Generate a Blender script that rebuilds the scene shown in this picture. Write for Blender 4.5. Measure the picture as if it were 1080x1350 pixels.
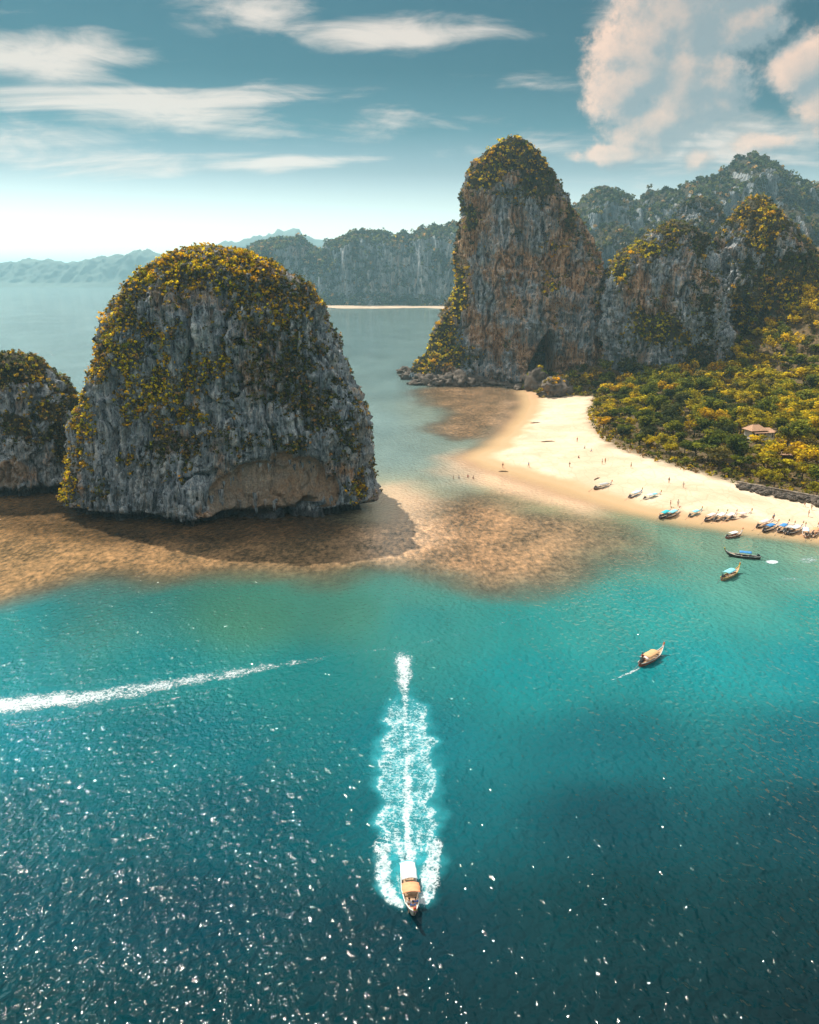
import bpy, bmesh, math, random
import numpy as np
from mathutils import Vector, Matrix

random.seed(7)
RNG = np.random.default_rng(11)
for o in list(bpy.data.objects):
    bpy.data.objects.remove(o)
scene = bpy.context.scene
COL = scene.collection

# ------------------------------------------------------------------ camera
CAM_H = 60.0
F_PX, CX, CY = 1096.0, 540.0, 675.0
PITCH = math.atan(312.0 / F_PX)
cam_d = bpy.data.cameras.new('camera')
cam_d.sensor_fit = 'HORIZONTAL'
cam_d.sensor_width = 36.0
cam_d.lens = 36.0 * F_PX / 1080.0
cam_d.clip_start = 0.5
cam_d.clip_end = 90000.0
cam = bpy.data.objects.new('camera', cam_d)
cam.location = (0, 0, CAM_H)
cam.rotation_euler = (math.pi / 2 - PITCH, 0, 0)
COL.objects.link(cam)
scene.camera = cam

# ------------------------------------------------------------------ light
SUN_EL = math.radians(52.0)
SUN_AZ = math.radians(-35.0)          # measured from +Y towards +X
SUN_STRENGTH = 2.7
SKY_STRENGTH = 0.15
scene.view_settings.view_transform = 'Standard'
scene.view_settings.look = 'None'
scene.view_settings.exposure = 1.35
scene.view_settings.gamma = 1.0
scene.view_settings.use_curve_mapping = False
sun_d = bpy.data.lights.new('sun', 'SUN')
sun_d.energy = SUN_STRENGTH
sun_d.angle = math.radians(0.53)
sun_d.color = (1.0, 0.92, 0.79)
sun = bpy.data.objects.new('sun', sun_d)
to_sun = Vector((math.sin(SUN_AZ) * math.cos(SUN_EL), math.cos(SUN_AZ) * math.cos(SUN_EL), math.sin(SUN_EL)))
sun.rotation_euler = to_sun.to_track_quat('Z', 'Y').to_euler()
sun.location = (0, 0, 300)
COL.objects.link(sun)

scene.render.engine = 'CYCLES'
cy = scene.cycles
cy.use_denoising = True
try:
    cy.denoiser = 'OPENIMAGEDENOISE'
    cy.denoising_input_passes = 'RGB_ALBEDO_NORMAL'
    cy.denoising_prefilter = 'ACCURATE'
except Exception:
    pass
cy.max_bounces = 6
cy.diffuse_bounces = 3
cy.glossy_bounces = 2
cy.transmission_bounces = 3
cy.transparent_max_bounces = 12
cy.volume_bounces = 2
cy.sample_clamp_indirect = 6.0
cy.caustics_reflective = False
cy.caustics_refractive = False


# ------------------------------------------------------------------ projection helpers
CT, ST = math.cos(PITCH), math.sin(PITCH)


def ray(px, py):
    a = (np.asarray(px, float) - CX) / F_PX
    b = (CY - np.asarray(py, float)) / F_PX
    return np.stack(np.broadcast_arrays(a, CT + b * ST, -ST + b * CT), -1)


def ground(px, py, z=0.0):
    d = ray(px, py)
    t = (z - CAM_H) / d[..., 2]
    p = d * t[..., None]
    p[..., 2] += CAM_H
    return p


def at_y(px, py, Y):
    d = ray(px, py)
    t = Y / d[..., 1]
    p = d * t[..., None]
    p[..., 2] += CAM_H
    return p


def project(P):
    x, y, z = P[..., 0], P[..., 1], P[..., 2] - CAM_H
    dep = np.maximum(y * CT - z * ST, 1.0)
    up = y * ST + z * CT
    return CX + F_PX * x / dep, CY - F_PX * up / dep


def sst(a, b, x):
    t = np.clip((x - a) / (b - a), 0, 1)
    return t * t * (3 - 2 * t)


# ------------------------------------------------------------------ numpy noise
_perm = np.random.default_rng(5).permutation(256)
_perm = np.concatenate([_perm, _perm, _perm])
_g = np.random.default_rng(6).normal(size=(256, 3))
_g /= np.linalg.norm(_g, axis=1)[:, None]


def pnoise(p):
    i = np.floor(p).astype(np.int64)
    f = p - i
    u = f * f * f * (f * (f * 6 - 15) + 10)
    i &= 255
    r = []
    for dx in (0, 1):
        for dy in (0, 1):
            for dz in (0, 1):
                h = _perm[_perm[_perm[(i[..., 0] + dx) & 255] + ((i[..., 1] + dy) & 255)] + ((i[..., 2] + dz) & 255)]
                g = _g[h]
                r.append(g[..., 0] * (f[..., 0] - dx) + g[..., 1] * (f[..., 1] - dy) + g[..., 2] * (f[..., 2] - dz))
    ux, uy, uz = u[..., 0], u[..., 1], u[..., 2]
    l = lambda a, b, t: a + (b - a) * t
    return l(l(l(r[0], r[1], uz), l(r[2], r[3], uz), uy), l(l(r[4], r[5], uz), l(r[6], r[7], uz), uy), ux) * 1.6


def fbm(p, octaves=4, off=0.0, gain=0.5):
    s, a, q = 0, 1.0, np.asarray(p, float) + off
    for k in range(octaves):
        s = s + a * pnoise(q + k * 17.3)
        q = q * 2.03
        a *= gain
    return s


def ridged(p, octaves=3, off=0.0):
    s, a, q = 0, 1.0, np.asarray(p, float) + off
    for k in range(octaves):
        s = s + a * (1 - 2 * np.abs(pnoise(q + k * 9.1)))
        q = q * 2.1
        a *= 0.5
    return s


# ------------------------------------------------------------------ object helpers
def tag(o, label=None, cat=None, group=None, kind=None):
    if label:
        o['label'] = label
    if cat:
        o['category'] = cat
    if group:
        o['group'] = group
    if kind:
        o['kind'] = kind
    return o


def link(name, me, mat=None, parent=None):
    o = bpy.data.objects.new(name, me)
    COL.objects.link(o)
    if mat is not None and me is not None and len(me.materials) == 0:
        me.materials.append(mat)
    if parent is not None:
        o.parent = parent
    return o


def empty(name, loc=(0, 0, 0), rz=0.0):
    o = bpy.data.objects.new(name, None)
    o.empty_display_size = 0.5
    o.location = loc
    o.rotation_euler = (0, 0, rz)
    COL.objects.link(o)
    return o


def mesh_np(name, V, F, attrs=None, smooth=False):
    """V (n,3); F (m,k) all faces with k corners."""
    V = np.ascontiguousarray(V, dtype=np.float32)
    F = np.ascontiguousarray(F, dtype=np.int32)
    me = bpy.data.meshes.new(name)
    n, m, k = len(V), len(F), F.shape[1]
    me.vertices.add(n)
    me.vertices.foreach_set('co', V.ravel())
    me.loops.add(m * k)
    me.loops.foreach_set('vertex_index', F.ravel())
    me.polygons.add(m)
    me.polygons.foreach_set('loop_start', np.arange(0, m * k, k, dtype=np.int32))
    me.polygons.foreach_set('use_smooth', np.full(m, smooth, dtype=bool))
    me.update(calc_edges=True)
    for an, av in (attrs or {}).items():
        av = np.asarray(av, dtype=np.float32)
        if av.ndim == 1:
            a = me.attributes.new(an, 'FLOAT', 'POINT')
            a.data.foreach_set('value', av)
        else:
            if av.shape[1] == 3:
                av = np.concatenate([av, np.ones((len(av), 1), np.float32)], 1)
            a = me.attributes.new(an, 'FLOAT_COLOR', 'POINT')
            a.data.foreach_set('color', np.ascontiguousarray(av).ravel())
    me.validate()
    return me


def grid_faces(nr, nc, wrap=False):
    r = np.arange(nr - 1)[:, None]
    c = np.arange(nc if wrap else nc - 1)[None, :]
    c2 = (c + 1) % nc
    f = np.stack([r * nc + c, r * nc + c2, (r + 1) * nc + c2, (r + 1) * nc + c], -1)
    return f.reshape(-1, 4)


def bm_mesh(name, bm, smooth=False):
    bmesh.ops.recalc_face_normals(bm, faces=bm.faces)
    me = bpy.data.meshes.new(name)
    if smooth:
        for f in bm.faces:
            f.smooth = True
    bm.to_mesh(me)
    bm.free()
    return me


def add_box(bm, c, s, rz=0.0, rx=0.0, ry=0.0):
    M = Matrix.Translation(c) @ Matrix.Rotation(rz, 4, 'Z') @ Matrix.Rotation(ry, 4, 'Y') @ Matrix.Rotation(rx, 4, 'X') @ Matrix.Diagonal((s[0], s[1], s[2], 1))
    return bmesh.ops.create_cube(bm, size=1.0, matrix=M)['verts']


def add_tube(bm, pts, rads, seg=6):
    pts = [Vector(p) for p in pts]
    rings = []
    for i, p in enumerate(pts):
        d = (pts[min(i + 1, len(pts) - 1)] - pts[max(i - 1, 0)]).normalized()
        a = d.orthogonal().normalized()
        if i and rings:
            a = (rings[-1][1] - d * rings[-1][1].dot(d)).normalized()
        b = d.cross(a)
        rings.append(([bm.verts.new(p + (a * math.cos(2 * math.pi * k / seg) + b * math.sin(2 * math.pi * k / seg)) * rads[i]) for k in range(seg)], a))
    for i in range(len(rings) - 1):
        A, B = rings[i][0], rings[i + 1][0]
        for k in range(seg):
            bm.faces.new((A[k], A[(k + 1) % seg], B[(k + 1) % seg], B[k]))
    bm.faces.new(rings[0][0][::-1])
    bm.faces.new(rings[-1][0])


# ------------------------------------------------------------------ material helpers
class NT:
    def __init__(self, tree):
        self.t = tree
        tree.nodes.clear()

    def n(self, typ, **kw):
        nd = self.t.nodes.new(typ)
        for k, v in kw.items():
            setattr(nd, k, v)
        return nd

    def set(self, sock, v):
        if v is None:
            return
        if isinstance(v, bpy.types.NodeSocket):
            self.t.links.new(v, sock)
        else:
            if sock.type == 'RGBA' and len(v) == 3:
                v = (*v, 1)
            sock.default_value = v

    def math(self, op, a, b=None, c=None, clamp=False):
        nd = self.n('ShaderNodeMath', operation=op)
        nd.use_clamp = clamp
        self.set(nd.inputs[0], a)
        self.set(nd.inputs[1], b)
        self.set(nd.inputs[2], c)
        return nd.outputs[0]

    def vmath(self, op, a, b=None):
        nd = self.n('ShaderNodeVectorMath', operation=op)
        self.set(nd.inputs[0], a)
        self.set(nd.inputs[1], b)
        return nd.outputs['Value'] if op in ('LENGTH', 'DOT_PRODUCT') else nd.outputs[0]

    def ramp(self, fac, stops, interp='LINEAR'):
        nd = self.n('ShaderNodeValToRGB')
        nd.color_ramp.interpolation = interp
        els = nd.color_ramp.elements
        while len(els) < len(stops):
            els.new(0.5)
        for e, (p, c) in zip(els, stops):
            e.position = p
            e.color = (c, c, c, 1) if isinstance(c, (int, float)) else (*c, 1)
        self.set(nd.inputs[0], fac)
        return nd.outputs[0]

    def smooth(self, x, a, b, lo=0.0, hi=1.0):
        nd = self.n('ShaderNodeMapRange', interpolation_type='SMOOTHSTEP')
        self.set(nd.inputs[0], x)
        for i, v in zip((1, 2, 3, 4), (a, b, lo, hi)):
            self.set(nd.inputs[i], v)
        return nd.outputs[0]

    def mix(self, fac, a, b, blend='MIX'):
        nd = self.n('ShaderNodeMix', data_type='RGBA', blend_type=blend)
        self.set(nd.inputs[0], fac)
        self.set(nd.inputs[6], a)
        self.set(nd.inputs[7], b)
        return nd.outputs[2]

    def mapping(self, vec, scale=(1, 1, 1), rot=(0, 0, 0), loc=(0, 0, 0)):
        nd = self.n('ShaderNodeMapping')
        self.set(nd.inputs['Vector'], vec)
        nd.inputs['Scale'].default_value = scale
        nd.inputs['Rotation'].default_value = rot
        nd.inputs['Location'].default_value = loc
        return nd.outputs[0]

    def noise(self, vec, scale, detail=3.0, rough=0.5, dist=0.0, typ='FBM'):
        nd = self.n('ShaderNodeTexNoise')
        try:
            nd.noise_type = typ
        except Exception:
            pass
        self.set(nd.inputs['Vector'], vec)
        nd.inputs['Scale'].default_value = scale
        nd.inputs['Detail'].default_value = detail
        nd.inputs['Roughness'].default_value = rough
        nd.inputs['Distortion'].default_value = dist
        return nd.outputs[0]

    def voronoi(self, vec, scale, feature='F1', out='Distance'):
        nd = self.n('ShaderNodeTexVoronoi', feature=feature)
        self.set(nd.inputs['Vector'], vec)
        nd.inputs['Scale'].default_value = scale
        return nd.outputs[out]

    def attr(self, name, out='Fac'):
        nd = self.n('ShaderNodeAttribute', attribute_name=name)
        return nd.outputs[out]

    def geo_pos(self):
        return self.n('ShaderNodeNewGeometry').outputs['Position']

    def obj_pos(self):
        return self.n('ShaderNodeTexCoord').outputs['Object']

    def bump(self, h, strength=1.0, dist=1.0, normal=None):
        nd = self.n('ShaderNodeBump')
        nd.inputs['Strength'].default_value = strength
        nd.inputs['Distance'].default_value = dist
        self.set(nd.inputs['Height'], h)
        self.set(nd.inputs['Normal'], normal)
        return nd.outputs[0]

    def bsdf(self, color, rough=0.8, spec=0.3, normal=None, metal=0.0, **kw):
        nd = self.n('ShaderNodeBsdfPrincipled')
        self.set(nd.inputs['Base Color'], color)
        self.set(nd.inputs['Roughness'], rough)
        self.set(nd.inputs['Specular IOR Level'], spec)
        self.set(nd.inputs['Metallic'], metal)
        self.set(nd.inputs['Normal'], normal)
        for k, v in kw.items():
            self.set(nd.inputs[k], v)
        return nd.outputs[0]

    def out(self, shader, volume=None):
        nd = self.n('ShaderNodeOutputMaterial')
        if shader is not None:
            self.t.links.new(shader, nd.inputs['Surface'])
        if volume is not None:
            self.t.links.new(volume, nd.inputs['Volume'])


def new_mat(name):
    m = bpy.data.materials.new(name)
    m.use_nodes = True
    return m, NT(m.node_tree)


def plain(name, col, rough=0.6, spec=0.3, var=0.25, scale=3.0, metal=0.0):
    """painted / weathered surface: base colour with grain and wear"""
    m, t = new_mat(name)
    p = t.obj_pos()
    a = t.noise(p, scale, 4, 0.6)
    dark = tuple(c * (1 - var) for c in col)
    lite = tuple(min(1, c * (1 + var * 0.6)) for c in col)
    c = t.mix(t.smooth(a, 0.3, 0.7), dark, lite)
    b = t.bump(t.noise(p, scale * 6, 3), 0.3, 0.02)
    t.out(t.bsdf(c, rough, spec, b, metal))
    return m


# ------------------------------------------------------------------ world sky
world = bpy.data.worlds.new('World')
scene.world = world
world.use_nodes = True
world.cycles.sampling_method = 'MANUAL'
world.cycles.sample_map_resolution = 256
w = NT(world.node_tree)
sky = w.n('ShaderNodeTexSky', sky_type='NISHITA')
sky.sun_disc = False
sky.sun_elevation = SUN_EL
sky.sun_rotation = SUN_AZ
sky.altitude = 60.0
sky.air_density = 1.0
sky.dust_density = 0.6
sky.ozone_density = 1.5
D = w.n('ShaderNodeTexCoord').outputs['Generated']
sep = w.n('ShaderNodeSeparateXYZ')
w.set(sep.inputs[0], D)
dx, dy, dz = sep.outputs
az = w.math('ARCTAN2', dx, dy)
el = w.math('ARCSINE', dz)
comb = w.n('ShaderNodeCombineXYZ')
w.set(comb.inputs[0], az)
w.set(comb.inputs[1], el)
AE = comb.outputs[0]


def ae(px, py):
    d = ray(px, py)
    d = d / np.linalg.norm(d)
    return float(math.atan2(d[0], d[1])), float(math.asin(d[2]))


# deep teal air above a pale horizon; it stays the same from 14 degrees up to the zenith
tint = w.ramp(w.math('MULTIPLY', el, 1 / 0.5), [
    (0.0, (0.80, 0.72, 0.66)), (0.08, (0.56, 0.52, 0.485)), (0.15, (0.36, 0.325, 0.295)), (0.22, (0.165, 0.165, 0.155)), (0.31, (0.036, 0.086, 0.086)), (0.42, (0.001, 0.050, 0.056)), (1.0, (0.010, 0.065, 0.074))])
air = w.mix(1.0, sky.outputs[0], tint, 'MULTIPLY')
# high streaky cloud
zc = w.math('ADD', w.math('MAXIMUM', dz, 0.0), 0.10)
pc = w.n('ShaderNodeCombineXYZ')
w.set(pc.inputs[0], w.math('DIVIDE', dx, zc))
w.set(pc.inputs[1], w.math('DIVIDE', dy, zc))
P2 = pc.outputs[0]
warp = w.noise(w.mapping(P2, (0.5, 0.5, 1)), 1.0, 3)
m1 = w.mapping(P2, (0.42, 1.15, 1), (0, 0, math.radians(14)), (3.1, 1.9, 0))
cir = w.noise(m1, 1.0, 9, 0.60, 0.9)
fine = w.noise(w.mapping(AE, (9, 34, 1), (0, 0, math.radians(-8))), 1.0, 8, 0.62, 0.7)


def blob_field(blobs):
    best = None
    for (px, py, rx, ry, wgt) in blobs:
        a0, e0 = ae(px, py)
        d = w.vmath('MULTIPLY', w.vmath('SUBTRACT', AE, (a0, e0, 0)), (F_PX / rx, F_PX / ry, 0))
        g = w.math('MULTIPLY', w.math('SUBTRACT', 1.0, w.vmath('LENGTH', d)), wgt)
        best = g if best is None else w.math('MAXIMUM', best, g)
    return best


bands = blob_field([(60, 85, 200, 42, 1.0), (220, 145, 300, 50, 1.1), (470, 165, 240, 30, .9), (330, 18, 120, 36, .8), (540, 48, 170, 30, 1.0),
                    (90, 190, 300, 50, .9), (380, 212, 240, 36, .9), (700, 110, 110, 14, .6), (800, 8, 50, 24, .6), (930, 200, 260, 45, .8), (700, 190, 200, 26, .5)])
cirm = w.math('ADD', w.math('MULTIPLY', w.math('SUBTRACT', cir, 0.50), 2.6), w.math('MULTIPLY', w.math('SUBTRACT', fine, 0.5), 1.5))
high = w.smooth(el, 0.30, 0.55)  # added cloud deck overhead, out of view, as fill light for shaded rock
front = w.math('MULTIPLY', w.math('MAXIMUM', bands, -0.55), 1.05)
front = w.math('ADD', w.math('MULTIPLY', front, w.math('SUBTRACT', 1.0, high)), w.math('MULTIPLY', high, 1.0))
cirmask = w.smooth(w.math('ADD', cirm, front), 0.20, 1.0)
cirmask = w.math('MULTIPLY', cirmask, 0.88)
# cumulus tower
CUM = [(900, 20, 105, 90, 1.), (850, 75, 78, 74, 1.), (815, 118, 48, 52, 1.), (905, 110, 85, 85, 1.), (975, 35, 62, 44, 1.), (860, 165, 66, 52, .9),
       (930, -40, 130, 75, 1.), (1068, 85, 50, 44, 1.), (1100, 125, 56, 56, 1.), (825, 203, 75, 15, .8), (916, 208, 26, 20, .7), (1005, 187, 50, 17, .8)]


def cum_field(vec, loc):
    best = None
    for (px, py, rx, ry, wgt) in CUM:
        a0, e0 = ae(px, py)
        d = w.vmath('MULTIPLY', w.vmath('SUBTRACT', vec, (a0, e0, 0)), (F_PX / rx, F_PX / ry, 0))
        g_ = w.math('MULTIPLY', w.math('SUBTRACT', 1.0, w.vmath('LENGTH', d)), wgt)
        best = g_ if best is None else w.math('SMOOTH_MAX', best, g_, 0.12)
    nz_ = w.noise(w.mapping(vec, (15, 16, 1), (0, 0, 0), (2.3, 5.1, 0)), 1.0, 10, 0.66, 0.1)
    return w.math('ADD', best, w.math('MULTIPLY', w.math('SUBTRACT', nz_, 0.5), 1.9))


cumf = cum_field(AE, None)
cumg = cum_field(w.vmath('ADD', AE, (-0.017, 0.013, 0)), None)
cummask = w.math('MULTIPLY', w.smooth(cumf, 0.0, 0.40), w.smooth(el, 0.10, 0.17, 0.75, 0.95))
lit = w.smooth(w.math('SUBTRACT', cumf, cumg), -0.30, 0.62)
lit = w.math('MULTIPLY', lit, w.smooth(cumf, 0.35, 1.1, 1.0, 0.45))
CS = 1.0 / SKY_STRENGTH
cumcol = w.mix(lit, (0.115 * CS, 0.135 * CS, 0.145 * CS), (0.44 * CS, 0.285 * CS, 0.205 * CS))
cirwarm = w.smooth(el, 0.06, 0.20)
circol = w.mix(cirwarm, (0.40 * CS, 0.33 * CS, 0.285 * CS), (0.35 * CS, 0.29 * CS, 0.25 * CS))
circol = w.mix(w.smooth(el, 0.35, 0.75), circol, (0.50 * CS, 0.50 * CS, 0.49 * CS))  # overhead deck made brighter to add ambient fill
skyc = w.mix(cirmask, air, circol)
skyc = w.mix(cummask, skyc, cumcol)
below = w.smooth(el, -0.02, 0.0)
bg = w.n('ShaderNodeBackground')
w.set(bg.inputs[0], skyc)
bg.inputs[1].default_value = SKY_STRENGTH
wo = w.n('ShaderNodeOutputWorld')
w.t.links.new(bg.outputs[0], wo.inputs[0])


# ================================================================== materials
def rock_material(name, warm=0.5, gain=1.0, fine_scale=1.0):
    m, t = new_mat(name)
    p = t.geo_pos()
    veg = t.attr('veg')
    scar = t.smooth(t.math('ADD', t.attr('scar'), t.math('MULTIPLY', t.math('SUBTRACT', t.noise(t.mapping(t.geo_pos(), (0.35, 0.35, 0.12)), 1.0, 5, 0.65), 0.5), 1.1)), 0.35, 0.65)
    s = fine_scale
    streak = t.noise(t.mapping(p, (0.62 * s, 0.62 * s, 0.075 * s)), 1.0, 8, 0.72, 0.5)
    streak2 = t.noise(t.mapping(p, (1.5 * s, 1.5 * s, 0.22 * s), loc=(7, 3, 1)), 1.0, 6, 0.68, 0.3)
    patch = t.noise(t.mapping(p, (0.07 * s, 0.07 * s, 0.05 * s), loc=(3, 8, 2)), 1.0, 5, 0.6, 0.5)
    grain = t.noise(p, 1.9 * s, 6, 0.7)
    grey = t.ramp(streak, [(0.36, (0.035, 0.045, 0.055)), (0.43, (0.24, 0.29, 0.33)), (0.52, (0.46, 0.51, 0.55)), (0.62, (0.82, 0.82, 0.80))])
    orange = t.ramp(streak2, [(0.36, (0.22, 0.10, 0.05)), (0.5, (0.66, 0.36, 0.18)), (0.64, (0.85, 0.64, 0.46))])
    om = t.smooth(t.math('ADD', patch, t.math('MULTIPLY', t.math('SUBTRACT', streak, 0.5), 0.5)), 0.60 - 0.16 * warm, 0.78 - 0.16 * warm)
    c = t.mix(om, grey, orange)
    c = t.mix(t.smooth(streak2, 0.36, 0.47, 0.85, 0.0), c, (0.035, 0.036, 0.04))
    c = t.mix(t.math('MULTIPLY', t.smooth(streak2, 0.57, 0.67), 0.7), c, (0.72, 0.68, 0.62))
    sc = t.ramp(t.noise(t.mapping(p, (0.16, 0.16, 0.11)), 1.0, 6, 0.65, 0.8), [(0.3, (0.22, 0.14, 0.095)), (0.45, (0.52, 0.34, 0.22)), (0.58, (0.42, 0.34, 0.27)), (0.72, (0.72, 0.50, 0.32))])
    sc = t.mix(t.smooth(streak, 0.60, 0.66), sc, (0.72, 0.68, 0.62))
    c = t.mix(scar, c, sc)
    dirt = t.mix(grain, (0.04, 0.042, 0.025), (0.15, 0.12, 0.06))
    vm = t.smooth(t.math('ADD', veg, t.math('MULTIPLY', t.math('SUBTRACT', grain, 0.5), 0.9)), 0.42, 0.62)
    c = t.mix(vm, c, dirt)
    c = t.mix(t.smooth(grain, 0.35, 0.6, 0.45, 0.0), c, (0.04, 0.042, 0.045))
    c = t.mix(1.0, c, (gain, gain, gain), 'MULTIPLY')
    # dark tide band at the waterline
    z = t.n('ShaderNodeSeparateXYZ')
    t.set(z.inputs[0], p)
    tide = t.smooth(t.math('ADD', z.outputs[2], t.math('MULTIPLY', t.math('SUBTRACT', streak2, 0.5), 2.0)), 1.2, 2.6, 0.8, 0.0)
    c = t.mix(tide, c, (0.035, 0.035, 0.035))
    crk = t.voronoi(t.mapping(p, (0.5 * s, 0.5 * s, 0.14 * s)), 1.0, 'DISTANCE_TO_EDGE')
    crk = t.smooth(t.math('ADD', crk, t.math('MULTIPLY', t.math('SUBTRACT', grain, 0.5), 0.12)), 0.0, 0.10)
    h = t.math('ADD', t.math('MULTIPLY', streak2, 1.5 / s), t.math('ADD', t.math('MULTIPLY', grain, 0.8 / s), t.math('MULTIPLY', crk, 0.35 / s)))
    t.out(t.bsdf(c, 0.9, 0.15, t.bump(h, 1.0, 1.0)))
    return m


def leaf_material(name, trans=0.38):
    m, t = new_mat(name)
    c = t.attr('leafcol', 'Color')
    oi = t.n('ShaderNodeObjectInfo').outputs['Random']
    c = t.mix(1.0, c, t.ramp(oi, [(0.0, (0.72, 0.78, 0.8)), (0.5, (1, 1, 1)), (1.0, (1.25, 1.15, 0.95))]), 'MULTIPLY')
    c = t.mix(1.0, c, t.ramp(t.noise(t.geo_pos(), 1.1, 2), [(0.3, (0.7, 0.74, 0.75)), (0.7, (1.2, 1.15, 1.1))]), 'MULTIPLY')
    d = t.n('ShaderNodeBsdfDiffuse')
    t.set(d.inputs[0], c)
    tr = t.n('ShaderNodeBsdfTranslucent')
    t.set(tr.inputs[0], t.mix(1.0, c, (1.25, 1.15, 0.6), 'MULTIPLY'))
    mx = t.n('ShaderNodeMixShader')
    mx.inputs[0].default_value = trans
    t.t.links.new(d.outputs[0], mx.inputs[1])
    t.t.links.new(tr.outputs[0], mx.inputs[2])
    t.out(mx.outputs[0])
    return m


MAT_ROCK = rock_material('limestone', 0.4, 1.12)
MAT_ROCK_T = rock_material('limestone_tower', 1.2, 1.3, fine_scale=0.75)
MAT_ROCK_C = rock_material('limestone_cliff', 0.75, 1.3, fine_scale=0.75)
MAT_ROCK_F = rock_material('limestone_far', 0.35, fine_scale=0.14)
MAT_LEAF = leaf_material('leaves')
MAT_BARK = plain('bark', (0.13, 0.10, 0.075), 0.9, 0.1, 0.4, 2.0)

# ================================================================== sea, beach and terrain
SHORE = [(690, 512), (700, 528), (697, 545), (680, 566), (660, 588), (628, 604), (650, 614), (690, 624), (725, 636), (760, 648), (795, 659), (830, 669), (870, 679), (910, 685),
         (950, 690), (1000, 698), (1080, 710), (1200, 722), (1500, 740)]
FOREST = [(716, 524), (782, 528), (777, 555), (788, 580), (808, 597), (850, 612), (900, 627), (940, 639), (1000, 653), (1080, 668), (1200, 684), (1500, 705)]
shore_g = ground(*np.array(SHORE, float).T)[:, :2]
forest_g = ground(*np.array(FOREST, float).T)[:, :2]
land_poly = np.concatenate([shore_g, [[900, 300], [900, 1500], [150, 1500], [75, 540], [70, 500]]])
forest_poly = np.concatenate([forest_g, [[900, 300], [900, 1500], [60, 1500], [60, 520]]])


def sdf(poly, Q):
    """signed distance, positive inside"""
    Q = np.asarray(Q, float)
    best = np.full(len(Q), 1e18)
    inside = np.zeros(len(Q), bool)
    n = len(poly)
    for i in range(n):
        a, b = poly[i], poly[(i + 1) % n]
        ab = b - a
        tt = np.clip(((Q - a) @ ab) / (ab @ ab + 1e-12), 0, 1)
        d2 = ((Q - a - tt[:, None] * ab) ** 2).sum(1)
        best = np.minimum(best, d2)
        cond = (a[1] > Q[:, 1]) != (b[1] > Q[:, 1])
        xint = a[0] + (Q[:, 1] - a[1]) * ab[0] / (ab[1] if abs(ab[1]) > 1e-9 else 1e-9)
        inside ^= cond & (Q[:, 0] < xint)
    return np.where(inside, 1, -1) * np.sqrt(best)


def land_height(X, Y):
    Q = np.stack([X, Y], -1)
    s = sdf(land_poly, Q)
    fo = sdf(forest_poly, Q)
    n = fbm(np.stack([X * 0.05, Y * 0.05, X * 0], -1), 3)
    s2 = s + n * 1.5
    h = np.where(s2 > 0, 2.6 * (1 - np.exp(-np.maximum(s2, 0) / 22.0)), np.maximum(s2 * 0.045, -3.0))
    hill = 46 * sst(160, 250, X) * sst(330, 455, Y) + 22 * sst(240, 420, X) * sst(300, 500, Y) + 3.0 * sst(5, 60, fo)
    rise = 14 * sst(440, 520, Y) * sst(60, 130, X)
    h = h + np.where(s > 0, hill + rise, 0) * sst(0, 25, fo)
    h = h + np.where(s2 > 2, 0.10 * fbm(np.stack([X * 0.35, Y * 0.35, X * 0], -1), 3), 0)
    return h


xs = np.concatenate([np.arange(-10, 260, 1.6), np.linspace(262, 700, 40)])
ys = np.concatenate([np.arange(150, 480, 1.7), np.linspace(483, 1000, 40)])
GX, GY = np.meshgrid(xs, ys)
HZ = land_height(GX.ravel(), GY.ravel())
fo_attr = sst(-4, 5, sdf(forest_poly, np.stack([GX.ravel(), GY.ravel()], -1)) + 2.5 * fbm(np.stack([GX.ravel() * .12, GY.ravel() * .12, GX.ravel() * 0], -1), 3))
me = mesh_np('beach', np.stack([GX.ravel(), GY.ravel(), HZ], -1), grid_faces(len(ys), len(xs)), {'forest': fo_attr}, True)
m, t = new_mat('sand')
p = t.geo_pos()
z = t.n('ShaderNodeSeparateXYZ')
t.set(z.inputs[0], p)
big = t.noise(p, 0.06, 5, 0.6, 0.6)
fin = t.noise(p, 1.6, 5, 0.7)
sand = t.mix(t.smooth(big, 0.3, 0.7), (0.52, 0.38, 0.26), (0.68, 0.55, 0.40))
sand = t.mix(t.smooth(fin, 0.25, 0.55, 0.35, 0.0), sand, (0.42, 0.30, 0.19))
tracks = t.voronoi(t.mapping(p, (0.28, 0.16, 0.2)), 1.0, 'DISTANCE_TO_EDGE')
sand = t.mix(t.smooth(t.math('ADD', tracks, t.math('MULTIPLY', fin, 0.12)), 0.06, 0.13, 0.30, 0.0), sand, (0.36, 0.25, 0.16))
wet = t.smooth(t.math('ADD', z.outputs[2], t.math('MULTIPLY', t.math('SUBTRACT', big, 0.5), 0.5)), 0.25, 0.85, 1.0, 0.0)
sand = t.mix(wet, sand, (0.50, 0.30, 0.16))
litter = t.ramp(t.noise(p, 0.8, 5, 0.7), [(0.3, (0.03, 0.028, 0.015)), (0.5, (0.10, 0.07, 0.03)), (0.7, (0.22, 0.13, 0.06))])
sand = t.mix(t.attr('forest'), sand, litter)
t.out(t.bsdf(sand, t.math('SUBTRACT', 0.95, t.math('MULTIPLY', wet, 0.45)), 0.25, t.bump(t.math('ADD', t.math('MULTIPLY', fin, 0.12), t.math('MULTIPLY', tracks, 0.2)), 0.6, 1.0)))
tag(link('beach', me, m), kind='structure')

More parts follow.
